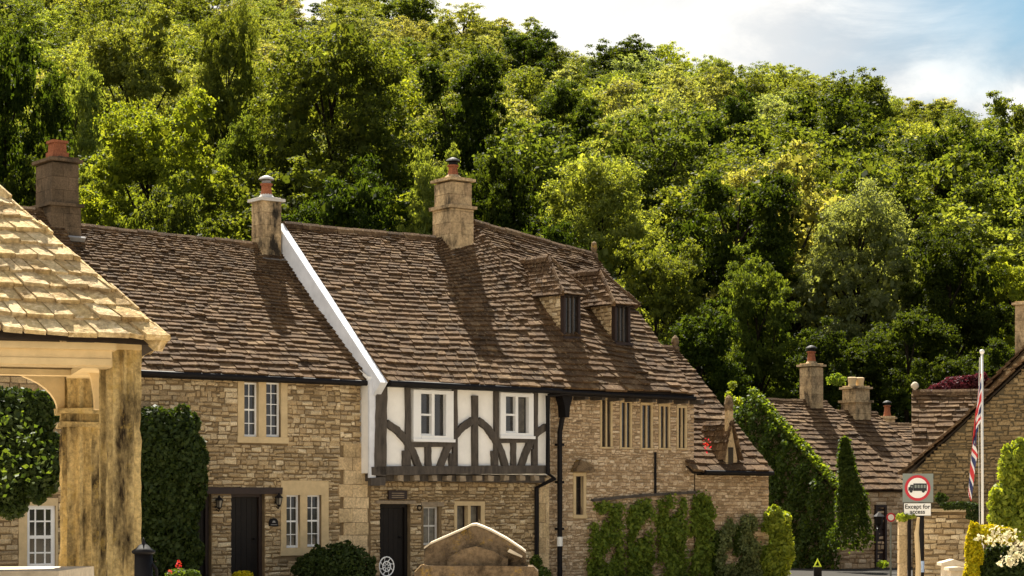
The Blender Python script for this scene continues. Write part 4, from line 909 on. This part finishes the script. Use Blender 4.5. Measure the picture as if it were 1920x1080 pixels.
def cone_leaves(px, Y, ytop, ybot, hw, n, leaf, mat, name, label, cat, mid=.55, depth=.5):
    zt_ = CAMZ+(HZ-ytop)*Y/F; zb = CAMZ+(HZ-ybot)*Y/F; h = rng.uniform(0, 1, n)**.8; w_ = np.interp(h, [0, .12, .5, .8, 1], [.9, 1.1, .66, .30, .05])*hw*Y/F
    an = rng.uniform(0, 2*PI, n); rd_ = np.sqrt(rng.uniform(.55, 1, n)); X = (px-960)*Y/F; w_ = w_*(1+.16*np.sin(h*17+an*2)+.12*np.sin(h*31-an*3))
    P = np.stack([X+.10*np.sin(h*5)+np.cos(an)*w_*rd_+rng.normal(size=n)*.05, Y+np.sin(an)*w_*depth*rd_, zb+(zt_-zb)*h+rng.normal(size=n)*.05], 1)
    nm = np.stack([np.cos(an), np.sin(an), .4+0*an], 1); return tag(npmesh(name, leafcards(P, leaf, nrm=nm*.7, flat=.6, droop=.8), LF[mat]), label, cat)
cone_leaves(1592, 55.5, 826, 1030, 34, 9000, .09, 'ivym', 'ivy', 'tall pointed tongue of ivy climbing the small street cottage', 'ivy')
# plants at the terrace
def bushes(name, label, cat, blobs, n, leaf, mat, **kw):
    if n > 1500:
        ex = []
        for c, r in blobs:
            for d in sph(9): q = random.uniform(.16, .34); ex.append(((c[0]+d[0]*r[0]*.95, c[1]+d[1]*r[1]*.95, c[2]+d[2]*r[2]*.95), (r[0]*q, r[1]*q, r[2]*q)))
        blobs = list(blobs)+ex; n = int(n*1.25)
    return tag(npmesh(name, blob_leaves(blobs, n, leaf, **kw), LF[mat]), label, cat)
def bl(px, py, Y, rx, rz, ry=None): p = at(px, py, Y); return (tuple(p), (rx*Y/F, (ry or rx)*Y/F, rz*Y/F))
bushes('wall_shrub', 'tall dense dark evergreen shrub against the left cottage wall behind the stone pier', 'shrub', [bl(318,850,39.2,60,80,40), bl(300,930,39.2,68,110,40), bl(340,900,39.2,50,90,40), bl(318,1010,39.2,55,110,40), bl(330,805,39.3,40,40,30), bl(290,820,39.2,50,60,40)], 30000, .10, 'ivyd', fuzz=.2)
bushes('garden_tree', 'dark leafy tree seen through the arch of the market cross', 'tree', [bl(30,800,30,70,75,60), bl(70,870,30,50,70,50), bl(0,880,30,70,80,60), bl(60,780,30,45,45,40), bl(20,940,30,35,35,30)], 24000, .09, 'ivyd', fuzz=.3)
bushes('garden_tree', 'leaves coloured lighter for light catching the dark tree under the arch', 'tree', [bl(25,790,28.2,60,50,30), bl(70,850,28.2,40,60,30), bl(10,880,28.2,40,50,30)], 170, .085, 'ivym', fuzz=.35)  # light on the tree top painted as paler leaves
bushes('front_garden_shrub', 'low rounded dark green bush below the lower cottage window', 'shrub', [bl(600,1075,41,48,45,40), bl(660,1072,41,45,50,40), bl(630,1060,41,45,42,40), bl(640,1110,41,60,50,40)], 14000, .08, 'ivyd', fuzz=.2)
bushes('front_garden_shrub', 'dark green bush at the foot of the downpipe pier', 'shrub', [bl(1012,1085,43,25,25), bl(1005,1060,43,12,20)], 1500, .07, 'ivym')
bushes('flowering_plant', 'low clump of yellow flowers before the left cottage door', 'flowers', [bl(455,1078,39.5,20,8,14)], 500, .05, 'yellow')
bushes('flowering_plant', 'red geranium blooms beside the iron pump', 'flowers', [bl(335,1058,30,6,8), bl(318,1072,30,5,4)], 60, .03, 'red')
bushes('potted_leaves', 'green geranium foliage beside the iron pump', 'plant', [bl(335,1080,30.2,26,14), bl(360,1078,30.2,16,10)], 1200, .05, 'ivym')
bushes('garden_shrub', 'bright lime green shrub at the right corner of the low wing', 'shrub', [bl(1462,990,48,24,36,20), bl(1470,1030,48,20,40,18), bl(1455,1060,48,24,40,20), bl(1450,965,48,14,16,14)], 4500, .10, 'lime', fuzz=.4)
bushes('garden_shrub', 'sunlit lime green shrub at the right edge in front of the stone gable', 'shrub', [bl(1905,880,30,35,45,30), bl(1890,940,30,38,40,30), bl(1925,960,30,45,60,40), bl(1875,975,30,22,26,20), bl(1915,845,30,22,22,20)], 11000, .075, 'lime', fuzz=.34)
bushes('golden_hedge', 'golden yellow clipped bush arching beside the stone gateposts', 'hedge', [bl(1855,1000,27,38,16,25), bl(1825,1030,27,15,45,20), bl(1885,1005,27,20,14,20), bl(1822,1080,27,14,40,20)], 7500, .05, 'yellow', fuzz=.15)
bushes('dark_bush', 'dark shaded bush inside the golden hedge arch', 'shrub', [bl(1875,1065,27.3,45,45,30), bl(1860,1090,27.3,40,45,30), bl(1915,1080,27.3,40,45,30)], 8000, .06, 'ivyd')
bushes('white_rose', 'cluster of white roses over the dark bush at the lower right corner', 'flowers', [bl(1880,1005,26.3,40,20,14), bl(1915,1030,26.3,30,26,14), bl(1835,1008,26.3,14,7,8), bl(1890,1052,26.3,22,16,14)], 300, .055, 'white', fuzz=.4)
bushes('maroon_shrub', 'maroon-leaved shrub showing above the roof left of the flagpole', 'shrub', [bl(1800,722,53,38,16,30), bl(1770,730,53,30,12,30), bl(1835,712,53,18,12,20)], 3500, .09, 'maroon')
bushes('trailing_plant', 'green plant trailing from the ledge of the right-hand stone gable', 'plant', [bl(1800,948,41.3,38,8,10), bl(1825,960,41.2,14,18,8), bl(1765,935,41.8,12,10,8)], 2400, .05, 'ivyd')
bushes('young_sapling', 'sprig of bright leaves above the ivy gable beside the stone finial', 'plant', [bl(1380,752,54,14,9,10), bl(1374,722,54,9,9,8), bl(1366,742,54,8,10,8)], 380, .09, 'lime', fuzz=.5)
bushes('potted_leaves', 'bright leaves hanging beneath the road sign', 'plant', [bl(1692,970,41,12,8), bl(1706,968,41,12,4)], 260, .07, 'lime')
bushes('chimney_weed', 'green weeds growing from the twin chimney pots', 'plant', [bl(1568,712,60,20,12,10)], 260, .10, 'creep', fuzz=.4)
bushes('roof_flowers', 'orange and red flowers on the low wing roof beside the gablet', 'flowers', [bl(1325,835,48.0,12,14,8)], 22, .065, 'red', fuzz=.8)
bushes('doorstep_plant', 'red and green flower pots by the far cottage doorway', 'flowers', [bl(1655,1058,55,12,7)], 300, .06, 'creep')

# ------------------------------------------------------------------ market cross
PH = math.radians(17); e1 = Vector((-math.cos(PH), -math.sin(PH), 0)); e2 = Vector((-math.sin(PH), math.cos(PH), 0))
CC = at(306, 642, 15.2); SZ = 4.1
rM = empty('market_cross', (CC.x, CC.y, 0), 0, 'stone market cross with golden stone-tiled pyramid roof on carved piers at the left', 'market cross')
def mloc(p): return (p[0]-CC.x, p[1]-CC.y, p[2])
class MB2(MB):
    def build(s, name, mats, parent=None, smooth=False):
        s.v = [mloc(p) for p in s.v]; return MB.build(s, name, mats, parent, smooth)
ap = CC+(e1+e2)*(SZ/2)+Vector((0, 0, SZ/2*1.06)); cs = [CC, CC+e1*SZ+Vector((0,0,.18)), CC+(e1+e2)*SZ+Vector((0,0,.1)), CC+e2*SZ]
mb = MB2()
for i in range(4):
    a, b = cs[(i+1) % 4], cs[i]; tiles(mb, a, b, ap, ap, 20, w0=.17, w1=.14, thick=.042, sag=.03, dim=.8, rough=.012)
    ridge(mb, cs[i], ap, r=.05, seg=.16, up=.01)
mb.build('roof', [M['tilegold'], M['under']], rM)
zb0 = CAMZ+(HZ-692)*15.5/F; ins = .22
def beam(a, b, z0, z1, w_, mat, name, jit=.006):
    d = (b-a); d.z = 0; l = d.length; rz = math.atan2(d.y, d.x); c = (a+b)/2; mb = MB2()
    n = max(2, int(l/.5)); dn = d.normalized()
    for i in range(1): mb.box((c.x, c.y, (z0+z1)/2), (l, w_, z1-z0), rz=rz, jit=jit)
    mb.box((c.x, c.y, z1-.03), (l+.05, w_+.07, .05), rz=rz, jit=.004)
    mb.box((c.x, c.y, z0+.03), (l-.02, w_+.02, .05), rz=rz, jit=.004)
    return mb.build(name, M[mat], rM)
k1 = CC+(e1+e2)*ins
beam(k1+e1*.12, k1+e1*(SZ-2*ins), zb0, CC.z-.0, .14, 'cream', 'eaves_beam'); beam(k1+e2*.12, k1+e2*(SZ-2*ins), 2.94, CC.z+.02, .14, 'cream', 'eaves_beam')
kb = k1+e2*3.35
beam(kb, kb+e1*3.6, 2.93, CC.z+.02, .14, 'cream', 'eaves_beam')
def pier(cx, cy, w_, z1, rz, name='pier', shafts=6):
    """compound stone pier: ring of vertical shafts with weathered profile"""
    mb = MB2()
    rg = random.Random(int(cx*100))
    n = 20; segs = 34
    def rad(k, z): 
        a = 2*PI*k/n; base = w_/2*(1.0 if k % 2 == 0 else .70)/max(abs(math.cos(a)), abs(math.sin(a)))**.55
        f = 1+.17*max(0, (1.45-z))*.9; return base*f
    vs = []; fs = []
    for j in range(segs+1):
        z = z1*j/segs
        for k in range(n):
            a = 2*PI*k/n; r = rad(k, z)*(1+rg.uniform(-.045, .045))*(.95 if j % 9 == 0 else 1); vs.append((cx+math.cos(a+rz)*r, cy+math.sin(a+rz)*r, z))
    for j in range(segs):
        for k in range(n): fs.append((j*n+k, j*n+(k+1) % n, (j+1)*n+(k+1) % n, (j+1)*n+k))
    mb.add(vs, fs); return mb.build(name, M['pier'], rM)
p1 = at(232, 900, 15.55); pier(p1.x, p1.y, .235, CC.z-.02, PH+PI/16)
p1b = at(205, 900, 15.75); pier(p1b.x, p1b.y, .15, CC.z-.02, PH)
p2 = at(150, 900, 19.0); pier(p2.x, p2.y, .33, 3.0, PH+PI/16)
p3 = k1+e1*(SZ-2*ins); pier(p3.x, p3.y, .27, CC.z, PH); p4 = kb+e1*3.5; pier(p4.x, p4.y, .35, 3.0, PH)
# capital bands
cb = MB2(); zc = CAMZ+(HZ-772)*19/F; cb.box((p2.x, p2.y, zc), (.42, .42, .05), rz=PH, jit=.008); cb.box((p2.x, p2.y, zc-.12), (.38, .38, .04), rz=PH, jit=.008); cb.build('capital', M['pier'], rM)
def arch(o, d, r, zsp, ztop, th, name='arch', w_=.16):
    """spandrel piece: from springing at o, curving up along d"""
    n = 10; poly = [(0, ztop), (0, zsp)]
    for i in range(n+1):
        a = PI/2*i/n; poly.append((w_*0+.06+(r)*(1-math.cos(a)), zsp+(ztop-.07-zsp)*math.sin(a)))
    poly.append((r+.06, ztop)); mb = MB2(); nrm = Vector((-d.y, d.x, 0))
    for i in range(2, len(poly)-2):
        q = [poly[i], poly[i+1], (poly[i+1][0], ztop), (poly[i][0], ztop)]
        mb.prism(q, -th/2, th/2, M=lambda a, b, c: tuple(o+d*a+nrm*c+Vector((0, 0, b-o.z))))
    mb.prism([(0, zsp), (.06, zsp), (.06, ztop), (0, ztop)], -th/2, th/2, M=lambda a, b, c: tuple(o+d*a+nrm*c+Vector((0, 0, b-o.z))))
    return mb.build(name, M['cream'], rM)
arch(Vector((p2.x, p2.y, 0))+e1*.14, e1, .56, zc, 2.96, .14); o_ = at(190, 900, 18.2); arch(Vector((o_.x, o_.y, 0)), e1, .10, CAMZ+(HZ-768)*18.2/F, 2.96, .12)
arch(Vector((p1.x, p1.y, 0))+e1*.12, e1, .22, zb0-.0, zb0+.12, .1, 'bracket')
pb = MB2(); c_ = CC+(e1+e2)*(SZ/2); q = at(112, 1072, 17.2)
pb.box((q.x-1.5, 17.9, q.z-.09), (3.0, 1.5, .18), jit=.01); pb.box((q.x-1.4, 18.0, (q.z-.18)/2), (2.7, 1.3, q.z-.18), jit=.01); pb.build('plinth', M['palestone'], rM)

# ------------------------------------------------------------------ iron pump
pp = at(269, 1080, 14.0); rP = empty('water_pump', (pp.x, pp.y, 0), 0, 'dark cast-iron water pump with domed cap beside the market cross pier', 'water pump')
b0 = at(269, 1022, 14.0).z
mb = MB(); mb.lathe((0, 0, 0), [(.11, 0), (.11, .08), (.07, .12), (.062, .4), (.062, .8), (.068, .82), (.068, .86), (.060, .88), (.060, b0-.06)], 18); mb.build('barrel', M['black'], rP, smooth=True)
mb = MB(); mb.lathe((0, 0, b0-.06), [(.062, 0), (.078, .01), (.078, .022), (.05, .04), (.03, .06), (.012, .07), (.009, .09), (.001, .11)], 18); mb.build('cap', M['black'], rP, smooth=True)
mb = MB(); mb.tube([(.055, 0, b0-.12), (.085, 0, b0-.16), (.09, 0, b0-.22), (.16, -.01, b0-.25)], [.012, .011, .011, .008], 8); mb.build('spout', M['black'], rP)

# ------------------------------------------------------------------ mossy stone cap in the foreground
Yc = 11.0; gp = at(890, 1080, Yc); rS = empty('stone_trough_cap', (gp.x, gp.y, 0), 0, 'mossy gabled stone cap with sunlit top edge in the bottom centre foreground', 'stone monument')
def lx(px): return (px-890)*Yc/F
def lz(py): return CAMZ+(HZ-py)*Yc/F
mb = MB(); prof = [(796,1062),(795,1029),(806,1021),(870,993),(884,986),(893,985),(906,990),(920,996),(950,1012),(980,1032),(986,1037),(986,1062)]
def rough_prism(mb, poly, y0, y1, steps, j):
    n = len(poly); vs = []
    for s_ in range(steps+1):
        for p in poly: vs.append((p[0]+random.uniform(-j, j), y0+(y1-y0)*s_/steps+random.uniform(-j, j), p[1]+random.uniform(-j, j)))
    fs = [tuple(range(n)), tuple(reversed([steps*n+i for i in range(n)]))]
    for s_ in range(steps):
        for i in range(n): fs.append((s_*n+i, (s_+1)*n+i, (s_+1)*n+(i+1) % n, s_*n+(i+1) % n))
    mb.add(vs, fs)
dense = []
pl = [(lx(a), lz(b)) for a, b in prof]
for i in range(len(pl)-1):
    k = 3 if i < len(pl)-2 else 1
    for j in range(k): dense.append((pl[i][0]+(pl[i+1][0]-pl[i][0])*j/k, pl[i][1]+(pl[i+1][1]-pl[i][1])*j/k))
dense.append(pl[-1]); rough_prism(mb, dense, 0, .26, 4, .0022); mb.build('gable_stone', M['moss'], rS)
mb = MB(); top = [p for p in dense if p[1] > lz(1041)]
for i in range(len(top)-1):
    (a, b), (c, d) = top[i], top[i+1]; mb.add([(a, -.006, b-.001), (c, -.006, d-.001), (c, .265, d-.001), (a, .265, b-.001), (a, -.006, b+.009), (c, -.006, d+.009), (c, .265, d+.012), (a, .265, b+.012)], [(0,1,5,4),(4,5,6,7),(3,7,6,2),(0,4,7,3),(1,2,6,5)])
mb.build('sunlit_rim', M['palestone'], rS)  # pale strip: sunlight on the top edge put into its colour
mb = MB(); rough_prism(mb, [(lx(x), lz(y)) for x, y in ((840,1046),(870,1030),(893,1023),(925,1034),(952,1048),(952,1062),(840,1062))], -.06, .0, 2, .003); mb.build('carved_moulding', M['moss'], rS)
mb = MB(); rough_prism(mb, [(lx(x), lz(y)) for x, y in ((780,1200),(778,1072),(790,1060),(850,1060),(930,1060),(1000,1062),(1010,1072),(1010,1200))], -.10, .36, 3, .004); mb.b2(lx(775), lx(1012), -.09, .34, 0, lz(1199)); mb.build('base_stone', M['moss'], rS)
mb = MB(); mb.box((lx(966), -.03, lz(1038)), (.075, .05, .014), jit=.005, rot=Matrix.Rotation(.45, 3, 'Y')); mb.build('chipped_stone', M['palestone'], rS)
mb = MB(); mb.box((lx(798), -.07, lz(1068)), (.05, .06, .045), jit=.012); mb.build('corner_stone', M['moss'], rS)

# ------------------------------------------------------------------ wall lanterns, plaques
def lantern(px, py, t, label):
    s, z = S(px, py, t); r = empty('wall_lantern', (OX+UX*s+NX*t, OY+UY*s+NY*t, z), AY, label, 'lantern', 'wall lanterns by the left cottage doors')
    mb = MB(); mb.tube([(0, .12, -.1), (0, .02, -.14), (0, -.02, -.08)], .012, 6); mb.box((0, .12, -.06), (.06, .02, .16)); mb.build('bracket', M['black'], r)
    mb = MB()
    for a in range(6):
        c, s_ = math.cos(a*PI/3), math.sin(a*PI/3); mb.tube([(c*.045, s_*.045, -.07), (c*.075, s_*.075, .07)], .007, 4)
    mb.lathe((0, 0, -.1), [(.02, 0), (.05, .025), (.05, .035), (.001, .036)], 6); mb.lathe((0, 0, .065), [(.095, 0), (.095, .012), (.03, .06), (.018, .075), (.018, .09), (.001, .11)], 6); mb.build('lantern_frame', M['black'], r)
    mb = MB(); mb.lathe((0, 0, -.065), [(.04, 0), (.068, .13)], 6); mb.build('lantern_glass', M['glassw'], r)
lantern(411, 945, -.12, 'black wall lantern between the two dark doorways of the left cottage'); lantern(523, 940, -.12, 'black wall lantern left of the lower cottage window')
s, z = S(513, 980, -.05); r = empty('house_plaque', (OX+UX*s+NX*-.05, OY+UY*s+NY*-.05, z), AY, 'small round-topped dark house name plaque under the right lantern', 'plaque')
mb = MB(); poly = [(-.1, -.07), (.1, -.07), (.1, 0)]+[(.1*math.cos(a), .09*math.sin(a)) for a in np.linspace(0, PI, 9)]+[(-.1, 0)]; mb.prism(poly, -.01, .02); mb.build('plate', M['black'], r)
mb = MB(); mb.b2(-.07, .07, -.014, -.012, -.045, -.035); mb.prism([(-.04, 0), (.04, 0), (.02, .04), (-.02, .04)], -.014, -.011); mb.build('emblem', M['lead'], r)
s, z = S(745, 928, -.06); r = empty('house_plaque', (OX+UX*s+NX*-.06, OY+UY*s+NY*-.06, z), AY, 'dark rectangular board above the doorway of the half-timbered house', 'plaque')
mb = MB(); mb.b2(-.22, .22, -.02, .03, -.09, .09, jit=.003); mb.build('board', M['brown'], r)
mb = MB()
for zz in (.035, -.01, -.05): mb.b2(-.15, .15, -.026, -.023, zz-.008, zz+.008)
mb.build('lettering', M['timberl'], r)
s, z = S(786, 952, -.04); mb = MB(); mb.tube([(.05*math.cos(a), 0, .05*math.sin(a)) for a in np.linspace(0, 2*PI, 17)], .011, 6, cap=False); o = mb.build('wall_ring', M['black']); o.location = (OX+UX*s+NX*-.05, OY+UY*s+NY*-.05, z); o.rotation_euler = (0, 0, AY); tag(o, 'iron ring fixed to the wall right of the timbered house door', 'ring')
# white ornate garden chair
s, _ = S(725, 1060, -1.2); zc = S(725, 1062, -1.2)[1]; r = empty('garden_chair', (OX+UX*s+NX*-1.2, OY+UY*s+NY*-1.2, 0), AY, 'white lacy metal garden chair by the timbered house doorway', 'chair')
mb = MB()
for rr in (.17, .09): mb.tube([(rr*math.cos(a), 0, zc+rr*math.sin(a)*1.1) for a in np.linspace(0, 2*PI, 21)], .012, 6, cap=False)
for a in np.linspace(0, 2*PI, 9)[:-1]:
    mb.tube([(.03*math.cos(a), 0, zc+.03*math.sin(a)), (.10*math.cos(a+.5), 0, zc+.1*math.sin(a+.5)), (.17*math.cos(a+.25), 0, zc+.18*math.sin(a+.25))], .009, 5)
mb.build('backrest', M['wpaint'], r); mb = MB(); mb.lathe((0, -.2, zc-.32), [(.2, 0), (.2, .02), (.001, .021)], 18); mb.build('seat', M['wpaint'], r)
for (x, y) in ((-.14,-.34),(.14,-.34),(-.14,0),(.14,0)): q = MB(); q.tube([(x*.8, y*.9, zc-.31), (x, y, .0)], .012, 6); q.build('leg', M['wpaint'], r)

# ------------------------------------------------------------------ road sign
YS = 41; sx_ = (1720-960)*YS/F; rR = empty('road_sign', (sx_, YS, 0), 0, 'round red-ringed lorry sign on a grey board with an Except for access plate', 'road sign')
def wz(py): return CAMZ+(HZ-py)*YS/F
def wx(px): return (px-1720.5)*YS/F
mb = MB(); mb.tube([(wx(1729), .05, 0), (wx(1729), .05, wz(890))], .05, 10); mb.build('post', M['black'], rR)
mb = MB(); mb.b2(wx(1693), wx(1750), -.02, 0, wz(942), wz(888)); mb.build('backing_board', M['grey'], rR)
zc = wz(915); R1 = 24*YS/F
mb = MB(); mb.prism([(R1*math.cos(a), zc+R1*math.sin(a)) for a in np.linspace(0, 2*PI, 41)[:-1]], -.028, -.021); mb.build('red_ring', M['signr'], rR)
mb = MB(); mb.prism([(R1*.79*math.cos(a), zc+R1*.79*math.sin(a)) for a in np.linspace(0, 2*PI, 41)[:-1]], -.034, -.029); mb.build('white_disc', M['signw'], rR)
mb = MB(); kx = lambda x: wx(x); kz = lambda y: wz(y)
mb.prism([(kx(1703), kz(920)), (kx(1703), kz(914)), (kx(1706), kz(913)), (kx(1707), kz(909)), (kx(1712), kz(909)), (kx(1712), kz(920))], -.04, -.035)
mb.b2(kx(1712.4), kx(1737.5), -.04, -.035, kz(920.5), kz(906.5))
for x in (1708, 1731): mb.prism([(kx(x)+.029*math.cos(a), kz(921)+.029*math.sin(a)) for a in np.linspace(0, 2*PI, 13)[:-1]], -.0425, -.0405)
mb.build('vehicle_symbol', M['signk'], rR)
mb = MB()
for x in (1714.5, 1720.2, 1725.9, 1731.6): mb.b2(kx(x), kx(x+3.8), -.0435, -.041, kz(915), kz(909))
mb.b2(kx(1708), kx(1710.5), -.0435, -.041, kz(914.5), kz(911)); mb.build('symbol_windows', M['grey'], rR)
mb = MB(); mb.b2(wx(1694), wx(1746), -.03, -.005, wz(967.5), wz(942.8)); mb.build('plate', M['signk'], rR)
mb = MB(); mb.b2(wx(1695), wx(1745), -.036, -.031, wz(966.5), wz(943.8)); mb.build('plate_face', M['signw'], rR)
def text(body, x, z, size, y, parent, mat, name='lettering'):
    cu = bpy.data.curves.new('lettering', 'FONT'); cu.body = body; cu.size = size; cu.align_x = 'CENTER'; cu.align_y = 'CENTER'; cu.extrude = .001; cu.offset = .002
    t = bpy.data.objects.new('tmp', cu); C.objects.link(t); dg = bpy.context.evaluated_depsgraph_get(); me = bpy.data.meshes.new_from_object(t.evaluated_get(dg)); bpy.data.objects.remove(t)
    me.materials.clear(); me.materials.append(M[mat]); o = bpy.data.objects.new(name, me); C.objects.link(o); o.parent = parent; o.location = (x, y, z); o.rotation_euler = (PI/2, 0, 0); return o
text('Except for', wx(1720), wz(950.3), .115, -.039, rR, 'signk'); text('access', wx(1720), wz(959.8), .115, -.039, rR, 'signk')
mb = MB(); mb.tube([(wx(1729), .05, wz(1073)), (wx(1729), .05, wz(1052))], .056, 10); mb.build('blue_sticker', M['blue'], rR)
# stone gate post and boards beside the sign
def post(px0, px1, ytop, Y, mat, name, label, cat, dep=.25):
    a = at(px0, ytop, Y); b = at(px1, ytop, Y); r = MB(); z = 0
    while z < a.z-.02:
        h = min(.28, a.z-z); r.b2(-(b.x-a.x)/2, (b.x-a.x)/2, 0, dep, z+.002, z+h-.003, jit=.006); z += h
    r.b2(-(b.x-a.x)/2-.02, (b.x-a.x)/2+.02, -.02, dep+.02, a.z, a.z+.05, jit=.006)
    o = r.build(name, M[mat]); o.location = ((a.x+b.x)/2, Y, 0); return tag(o, label, cat)
post(1686, 1701, 978, 43, 'ashlar', 'stone_pillar', 'narrow stone pillar to the left of the sign post', 'pillar', .2)
mb = MB(); mb.tube([(0, 0, 0), (.02, 0, .6), (-.01, .02, 1.2), (.02, 0, 1.5)], [.06, .05, .045, .03], 7); o = mb.build('rustic_post', M['surround']); o.location = at(1720, 950, 40); o.location.z = 0; tag(o, 'knobbly pale wooden post just in front of the sign post', 'post')
mb = MB(); mb.tube([(0, 0, 0), (0, 0, 1.75)], .035, 6); o = mb.build('iron_pipe', M['black']); o.location = (at(1705, 950, 42.9).x, 42.9, 0); tag(o, 'thin black pipe between the stone pillar and the wooden post', 'pipe')
# small pale gate pillars
for (a, b, yt, Y, lab) in ((1764, 1808, 1054, 30, 'wider pale stone gatepost with a peaked cap beside the golden hedge'), (1778, 1812, 1063, 28, 'nearer pale stone gatepost with a flat cap beside the golden hedge')):
    p = at((a+b)/2, yt, Y); hw = (b-a)/2*Y/F; r = empty('gatepost', (p.x, Y, 0), 0, lab, 'gatepost'); q = MB(); q.b2(-hw*.72, hw*.72, 0, .25, 0, p.z-.05, jit=.006); q.build('shaft', M['palestone'], r)
    q = MB(); q.prism([(-hw, p.z-.05), (hw, p.z-.05), (hw, p.z-.01), (.1*hw, p.z+(.04 if yt < 1060 else .0)), (-hw, p.z-.01)], -.04, .29); q.build('cap', M['palestone'], r)
# bollard with reflective triangle
YB = 50; p = at(1533, 1080, YB); r = empty('marker_post', (p.x, YB, 0), 0, 'short dark post with a fluorescent yellow triangle at the end of the street', 'bollard')
zt_ = at(0, 1063, YB).z; mb = MB(); mb.b2(-.09, .09, -.06, .06, 0, zt_, jit=.005); mb.build('post', M['black'], r)
mb = MB(); z0 = zt_; tri = [(-.1, z0), (.1, z0), (0, z0+.2)]; tri2 = [(-.055, z0+.025), (.055, z0+.025), (0, z0+.135)]
for i in range(3):
    j = (i+1) % 3; mb.prism([tri[i], tri[j], tri2[j], tri2[i]], -.01, .01)
mb.build('triangle', simple('fluorescent_yellow', (.62,.75,.03), .5, .05), r)
# far wall details
def far_lamp(px, py, Y, label):
    p = at(px, py, Y); r = empty('wall_lantern', tuple(p), 0, label, 'lantern'); mb = MB(); mb.lathe((0, 0, -.15), [(.03, 0), (.09, .05), (.12, .22), (.15, .24), (.03, .34), (.001, .36)], 6); mb.build('lantern_frame', M['black'], r); mb = MB(); mb.tube([(0, 0, -.15), (0, .1, -.25), (0, .35, -.2)], .02, 5); mb.build('bracket', M['black'], r)
far_lamp(1648, 975, 54.5, 'black lantern over the doorway of the small street cottage')
p = at(1670.5, 970, 52); rr0 = empty('traffic_sign', (p.x, 52, 0), 0, 'small round red-ringed speed sign far down the street', 'road sign'); mb = MB(); mb.tube([(0, .03, 0), (0, .03, p.z+.1)], .025, 6); mb.build('post', M['grey'], rr0)
mb = MB(); mb.prism([(.11*math.cos(a), p.z+.11*math.sin(a)) for a in np.linspace(0, 2*PI, 21)[:-1]], -.005, .0); mb.build('disc', M['signr'], rr0)
mb = MB(); mb.prism([(.075*math.cos(a), p.z+.075*math.sin(a)) for a in np.linspace(0, 2*PI, 21)[:-1]], -.009, -.006); mb.build('disc_face', M['signw'], rr0)

# ------------------------------------------------------------------ flagpole and flag
YP = 33; p = at(1842.5, 950, YP); rL = empty('flagpole', (p.x, YP, 0), 0, 'white flagpole with a ball top in front of the right-hand gable', 'flagpole')
zt_ = at(0, 664, YP).z; mb = MB(); mb.tube([(0, 0, 0), (-.01, 0, zt_)], [.023, .018], 10); mb.build('pole', M['steel'], rL, smooth=True)
mb = MB(); mb.lathe((-.01, 0, zt_), [(.02, 0), (.036, .02), (.04, .04), (.03, .065), (.001, .075)], 12); mb.build('ball_finial', M['steel'], rL, smooth=True)
mb = MB(); mb.tube([(-.05, -.01, zt_-.05), (-.07, -.01, zt_-.9), (-.05, -.01, 1.2)], .004, 4); mb.build('halyard', M['steel'], rL)
def jack(u, v):     # u along the fly 0..1, v up 0..1 -> material index (0 blue, 1 white, 2 red)
    x = u-.5; y = (v-.5)*.5
    if abs(x) < .05 or abs(y) < .05: return 2
    if abs(x) < .083 or abs(y) < .083: return 1
    d = min(abs(y-x*.5), abs(y+x*.5))/math.hypot(1, .5)
    if d < .018: return 2
    if d < .05: return 1
    return 0
nu, nv = 70, 70; mb = MB(); vs = []; y_top = at(0, 700, YP).z; y_bot = at(0, 945, YP).z; Hh = .72
for j in range(nv+1):
    v = j/nv
    for i in range(nu+1):
        u = i/nu
        # limp flag: hoist clings to the pole, fly sinks along the pole in vertical folds
        s_ = u; zz = y_top-(1-v)*Hh*.95-(u**1.15)*(y_top-y_bot-Hh)*1.0
        wob = math.sin(u*19+v*1.5)*.05*(.25+u)+math.sin(u*33+v*3)*.014
        x = -.04-.13*min(1, u*1.6)*(.35+.65*(1-v)**.6)-.03*u+wob*.7; y = -.05+wob*.9
        vs.append((x, y, zz))
fs = []; ms_ = []
for j in range(nv):
    for i in range(nu): fs.append((j*(nu+1)+i, j*(nu+1)+i+1, (j+1)*(nu+1)+i+1, (j+1)*(nu+1)+i)); ms_.append(jack((i+.5)/nu, (j+.5)/nv))
mb.v = vs; mb.f = fs; mb.m = ms_
o = mb.build('flag', [M['fblue'], M['fwhite'], M['fred']], smooth=True); o.location = (p.x, YP, 0); tag(o, 'limp red white and blue Union flag hanging beside the white flagpole', 'flag')
print('objects', len(bpy.data.objects))
